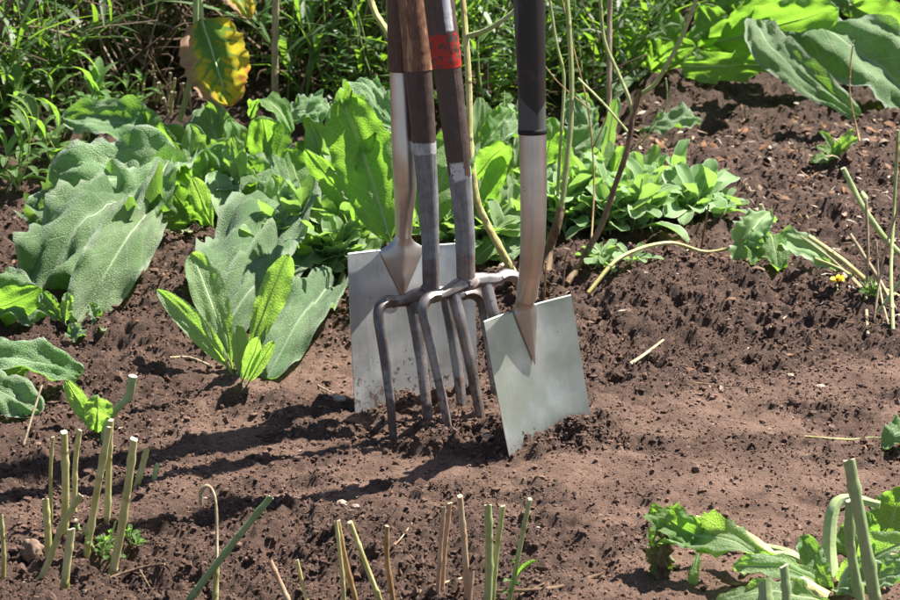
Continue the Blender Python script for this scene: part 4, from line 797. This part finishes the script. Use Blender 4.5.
leaf(r0, P(202, 20, 5.04), P(228, 104, 4.98), 66, (.1, -.95, .45), 'yellowing', .06, .1, .12, .07, pet=.0, a=.42, bb=.5, pucker=.012, teeth=.1, nver=6)
leaf(r0, P(215, -22, 5.1), P(250, 15, 5.0), 30, (.2, -.8, .6), 'yellowing', .1, .1, .2, .1, pet=.02, a=.5, nver=6)

# ------------------------------------------------------------------ stones and twigs on the soil
def rock(px, py, wpx, label, mat, seed, sq=(1, .8, .6), name='pebble', cat='pebble'):
    c = gpt(px, py); r_ = wpx / 2 / ppm(c); v, f = ico(4); v = v * np.array(sq) * r_; q = v / r_ * 1.7
    v = v * (1 + .22 * fbm(q[:, 0] + seed * 3.3, q[:, 1] + q[:, 2] * .8, seed, 4)[:, None]); mb = MB(); mb.add(v + c + np.array([0, 0, r_ * sq[2] * .35]), t=f)
    o = mb.build(name, M[mat], origin=c); return tag(o, label, cat, 'stones on the soil')
rock(33, 556, 24, 'brown stone as big as an egg beside the lower left stems', 'stone_dk', 1, (1, .9, 1.1), 'stone', 'stone')
rock(342, 505, 12, 'pale pebble, left one of the pair in front of the forks', 'stone', 2); rock(355, 508, 10, 'pale pebble, right one of the pair in front of the forks', 'stone', 3)
rock(338, 400, 16, 'flat pinkish pebble left of the wide spade blade', 'stone', 4, (1, .7, .45)); rock(133, 378, 9, 'small whitish pebble below the big woolly leaves', 'stone', 5)
rock(450, 416, 9, 'tan pebble between the tines of the two forks', 'stone', 6); rock(487, 437, 8, 'tan pebble right beside the rightmost visible fork tine', 'stone', 7)
rock(710, 388, 6, 'small round pebble on the soil midway right', 'stone', 8); rock(820, 387, 10, 'flat pale pebble on the soil far right', 'stone', 9, (1, .7, .4)); rock(790, 376, 9, 'tan pebble just left of the flat pale one far right', 'stone', 10, (1, .7, .4))
rock(830, 427, 5, 'tiny white pebble above the bottom right plant', 'cut', 11); rock(205, 499, 5, 'tiny tan pebble near the hooked dry stem', 'stone', 12); rock(538, 528, 4, 'tiny white pebble right of the green stems', 'cut', 13)
rock(360, 18 + 490, 4, 'tiny crumb of stone touching the pebble pair', 'stone', 14); rock(300, 452, 5, 'tiny tan stone in the shadow of the forks', 'stone', 15); rock(738, 524, 12, 'smooth brown stone above the wilting plant', 'stone_dk', 16, (1.4, .6, .4), 'stone', 'stone')
def twig(label, pts, r_, mat='stem_dry', br=()):
    return stick('fallen_twig', label, 'twig', [gpt(a, b, .003 + (r_ if isinstance(r_, float) else r_[0])) for a, b in pts], r_, mat, 'twigs lying on the soil', 7, .3, branches=[([gpt(a, b, .004) for a, b in k], [.0012, .0008], mat) for k in br])
twig('pale twig on the mound right of the narrow spade blade', [(630, 368), (645, 358), (663, 344)], [.003, .002])
twig('dry tan twig left of the young upright plant', [(170, 361), (190, 361), (213, 370)], [.0022, .0014])
twig('forked brown twig lying in front, right of the green stems', [(493, 595), (525, 594), (560, 590), (602, 577)], [.0018, .0024, .0016], 'stem_brown', [[(520, 598), (545, 586)], [(558, 589), (535, 573)]])
twig('short pale twig left of the green stems in front', [(417, 597), (440, 588), (462, 582)], [.0022, .0014])
twig('curved brown twig among the lower left stems', [(84, 596), (105, 584), (140, 572), (165, 568)], [.0022, .0014], 'stem_brown', [[(140, 573), (150, 590)]])
twig('yellow green straw on the trodden soil at right', [(805, 440), (830, 442), (853, 443)], [.0018, .0016], 'stem_olive')
twig('thin pale stalk beside the grey leaf at right', [(853, 442), (870, 440), (888, 441)], [.0008], 'stem_pale')
twig('small twig behind the mound, right of the long wilted stem', [(770, 330), (785, 320), (798, 308)], [.0016, .001])
twig('thin twig in front of the pebble on the right', [(690, 385), (720, 388), (760, 392)], [.0012, .001], 'stem_brown')
twig('broken pale twig in front of the narrow spade', [(395, 548), (402, 540), (412, 526)], [.001, .0008])
twig('bent straw upper left of the young plant', [(60, 250), (66, 262), (70, 285)], [.0012], 'stem_dry')
twig('stick lying flat under the dry stalks at right', [(845, 325), (860, 326), (880, 328)], [.0016], 'stem_brown')
twig('pale twig on the litter above the wilted stem', [(735, 268), (742, 257), (746, 252)], [.003, .002])
twig('thin brown twig on the dark soil left of the wide spade', [(318, 388), (325, 392), (334, 396)], [.0012], 'stem_dry')

# ------------------------------------------------------------------ litter of dead leaf flakes and straw
mb = MB(); rs = random.Random(8); pal = [(.46, .33, .23), (.30, .17, .10), (.60, .50, .40), (.34, .17, .08), (.20, .11, .06), (.30, .15, .07), (.52, .45, .38), (.24, .16, .11)]
for i in range(3400):
    if i < 1900: x, y = rs.uniform(.05, 1.1), rs.gauss(4.95, .28)
    elif i < 2800: x, y = rs.uniform(-1.1, 1.1), rs.uniform(4.2, 6.2)
    else: x, y = rs.uniform(-1.1, 1.1), rs.uniform(3.1, 4.6)
    L = rs.uniform(.005, .028) * (1 if i < 1900 else .7 if i < 2800 else .35); z = gz(x, y) + .004; an = rs.random() * 6.28; c = rs.choice(pal); k = rs.uniform(.6, 1.1)
    d = np.array([math.cos(an), math.sin(an), rs.uniform(-.3, .45)]) * L; b = np.array([x, y, z])
    leafgeo(mb, b, b + d, L * rs.choice([.07, .1, .18, .3, .42]), (rs.uniform(-.5, .5), rs.uniform(-.7, .3), 1), rs.uniform(-.1, .25), 0, rs.uniform(-.3, .4), .15, 3, 5, 0, .5, .5, rs.uniform(-.6, .6), i, col=(c[0] * k, c[1] * k, c[2] * k, 1))
o = mb.build('leaf_litter', M['litter']); tag(o, 'scattered flakes of dead leaves, bark and straw on the soil', 'leaf litter', kind='stuff')
for (x_, y_, l_, c_, lb) in ((875, 262, 20, (.6, .28, .05), 'orange'), ):
    pass
# ------------------------------------------------------------------ undergrowth behind
mb = MB(); tw = MB(); rs = random.Random(21)
def edge_y(x):                        # front edge of the thicket
    px = 450 + x * 560
    return float(np.interp(px, [-300, 60, 200, 330, 480, 600, 680, 760, 900, 1300], [5.15, 5.25, 5.55, 5.25, 5.15, 5.35, 5.75, 5.95, 6.0, 5.9]))
GP = [(.055, .12, .035), (.075, .15, .04), (.10, .18, .06), (.05, .10, .045), (.12, .20, .05), (.04, .085, .03)]
gz_far = -.005
def herb(x, y, h, kind, s):
    z = gz(x, y) if abs(x) < 3 else 0; lean = np.array([rs.gauss(0, .18), rs.gauss(-.04, .14), 1]); b = np.array([x, y, z - .005])
    pts = [b, b + lean * h * .5, b + lean * h + np.array([rs.gauss(0, .05), rs.gauss(-.02, .04), 0]) * h * 2]; sp = spline(pts, 9); sc = rs.choice([(.14, .17, .05), (.10, .15, .04), (.22, .17, .09), (.12, .07, .04)])
    tube(mb, sp, [.0022, .001], 4, cap=False, col=(*sc, 1)); c0 = rs.choice(GP); n_ = int(h * (60 if kind == 0 else 42)); a0 = rs.random() * 6
    for j in range(n_):
        f = .12 + .88 * (j + 1) / n_; q = sp[min(8, int(f * 8))] + (sp[min(8, int(f * 8) + 1)] - sp[min(8, int(f * 8))]) * ((f * 8) % 1) if int(f * 8) < 8 else sp[8]
        an = a0 + j * 2.4 + rs.uniform(-.4, .4); el = rs.uniform(-.25, .9) if kind < 2 else rs.uniform(.5, 1.3); k = rs.uniform(.75, 1.3)
        L = {0: rs.uniform(.03, .065), 1: rs.uniform(.022, .042), 2: rs.uniform(.07, .16)}[kind] * s; wd = L * {0: .17, 1: .5, 2: .06}[kind]
        d = np.array([math.cos(an) * math.cos(el), math.sin(an) * math.cos(el), math.sin(el)]); nn = np.array([-math.cos(an) * math.sin(el), -math.sin(an) * math.sin(el), math.cos(el)]) + np.array([rs.uniform(-.4, .4), rs.uniform(-.4, .4), 0])
        leafgeo(mb, q, q + d * L, wd, nn, .08, rs.uniform(0, .5), .25, .03, 3, 5, .05, .8, .7, 0, j, col=(c0[0] * k, c0[1] * k, c0[2] * k, 1))
VAR = []
for kv in range(26):
    mb = MB(); herb(5, 5, [.2, .28, .36, .46][kv % 4], [0, 2, 1, 2, 0, 1, 2][kv % 7], [1.0, 1.5, .8][kv % 3]); v = np.concatenate(mb.V) - np.array([5, 5, 0]); v[:, 2] -= gz_far; VAR.append((v, np.concatenate(mb.Q), np.concatenate(mb.UV), np.concatenate(mb.C)))
mb = MB()
for i in range(1900):
    x = rs.uniform(-1.8, 1.8); e = edge_y(x); y = e + rs.random()**1.25 * 2.2; k = min(1, (y - e) / .7); z = gz(x, y)
    if -.66 < x < -.46 and y < e + .12: continue
    v, q, uv_, c_ = VAR[min(25, int(rs.random() * 26))]; a_ = rs.random() * 6.28; sc_ = (.55 + .75 * k) * rs.uniform(.8, 1.25) * (.8 if x > .55 else 1); ca, sa = math.cos(a_), math.sin(a_)
    w_ = np.stack([v[:, 0] * ca - v[:, 1] * sa, v[:, 0] * sa + v[:, 1] * ca, v[:, 2]], 1) * np.array([.8 + .2 * sc_] * 2 + [sc_]); mb.add(w_ + np.array([x, y, z]), q, uv=uv_, col=c_ * np.array([*([rs.uniform(.4, 1.3)] * 3), 1]))
for i in range(760):                  # dead stems and bramble tangle
    x = rs.uniform(-1.6, 1.6) if i > 260 else rs.gauss(-.57, .14); e = edge_y(x); y = e + rs.uniform(-.05, 1.2 if i > 260 else .5); z = gz(x, y)
    an = rs.random() * 6.28; L = rs.uniform(.15, .5); el = rs.uniform(.1, 1.3); d = np.array([math.cos(an) * math.cos(el), math.sin(an) * math.cos(el) * .6, math.sin(el)]) * L; b = np.array([x, y, z + rs.uniform(0, .12)])
    c = rs.choice([(.13, .085, .055), (.20, .14, .09), (.08, .05, .03), (.30, .23, .16)]); pts = [b, b + d * .4 + np.array([rs.gauss(0, .03), 0, rs.gauss(.01, .03)]), b + d * .75 + np.array([rs.gauss(0, .04), 0, rs.gauss(0, .03)]), b + d + np.array([rs.gauss(0, .05), 0, -.03])]
    tube(tw, spline(pts, 12), [rs.uniform(.0016, .0034), .001], 5, cap=False, col=(*c, 1))
for i in range(150):                  # long thin upright green stems
    x = rs.uniform(-.9, 1.0); y = edge_y(x) + rs.uniform(-.02, .9); z = gz(x, y); L = rs.uniform(.3, .7); l_ = rs.gauss(0, .22); k = rs.uniform(.7, 1.3)
    tube(tw, spline([(x, y, z), (x + l_ * L * .4 + rs.gauss(0, .02), y, z + L * .5), (x + l_ * L + rs.gauss(0, .04), y - .03, z + L)], 10), [rs.uniform(.0015, .0032), .001], 5, cap=False, col=(.20 * k, .27 * k, .08 * k, 1))
tag(mb.build('undergrowth', M['herb']), 'tangled leafy green undergrowth filling the back of the bed', 'undergrowth', kind='stuff')
tag(tw.build('dead_brushwood', M['litter']), 'tangle of dead brown twigs and stalks in the undergrowth', 'brushwood', kind='stuff')
# stubble of cut stems at the back left, one thing per clump
for (cx, cy, n_, lb) in ((172, 112, 9, 'row of pale cut stubs below the hanging yellow leaf'), (150, 104, 7, 'cut pale stubs left of the hanging yellow leaf'), (78, 112, 10, 'grey dead stubs among weeds in the upper left'), (30, 128, 6, 'dead grey stubs near the left edge')):
    c = gpt(cx, cy); r0 = root('pruned_plant', c, lb, 'cut stems', 'stubs in the upper left'); q = random.Random(cx)
    for i in range(n_):
        px_ = cx + q.uniform(-20, 20); py_ = cy + q.uniform(-6, 8); b = gpt(px_, py_, -.01); h = q.uniform(.04, .085); t_ = b + np.array([q.uniform(-.02, .02), q.uniform(-.01, .01), h])
        mb = MB(); tube(mb, [b, (b + t_) / 2, t_], [q.uniform(.0022, .0036)], 8, capm=1, wob=.1); mb.build('stem', [M['stem_olive' if cx > 100 and i % 2 else 'stem_dry'], M['cut']], r0)
# leafy weeds in front of the undergrowth
def weed(px, py, h, label, seed, big=1.0):
    c = gpt(px, py); r0 = root('leafy_weed', c, label, 'weed', 'leafy weeds in the upper left'); q = random.Random(seed); f = MB(); s_ = MB()
    for s in range(3):
        b = c + np.array([q.uniform(-.015, .015), q.uniform(-.01, .01), 0]); t_ = b + np.array([q.uniform(-.05, .05), q.uniform(-.03, .02), h * q.uniform(.7, 1)]); sp = spline([b, (b + t_) / 2 + np.array([q.uniform(-.01, .01), 0, 0]), t_], 10)
        tube(s_, sp, [.002, .0013], 6)
        for j in range(11):
            p_ = sp[2 + int(j / 11 * 8)]; an = j * 1.57 + q.random(); el = q.uniform(.0, .6) if j < 8 else q.uniform(.6, 1.2); L = q.uniform(.04, .07) * big
            d = np.array([math.cos(an) * math.cos(el), math.sin(an) * math.cos(el), math.sin(el)]); nn = np.array([-math.cos(an) * math.sin(el), -math.sin(an) * math.sin(el), math.cos(el)])
            leafgeo(f, p_, p_ + d * L, L * .26, nn, .08, .2, .3, .03, 5, 8, .08, .8, .75, 0, j)
    f.build('foliage', M['soft'], r0); s_.build('stem', M['stem_green'], r0)
weed(88, 142, .12, 'star shaped leafy weed above the big woolly leaves', 1, 1.15); weed(122, 118, .07, 'small bright weed left of the cut pale stubs', 2, .7); weed(30, 150, .14, 'leafy weed at the upper left edge', 3)
weed(60, 172, .10, 'weed touching the left end of the woolly leaves', 4); weed(12, 196, .12, 'lowest leafy weed on the left edge', 5); weed(350, 95, .09, 'small bright weed between woolly plant and wide spade handle', 6, .8)
weed(45, 105, .16, 'taller weed deeper in the upper left undergrowth', 7)
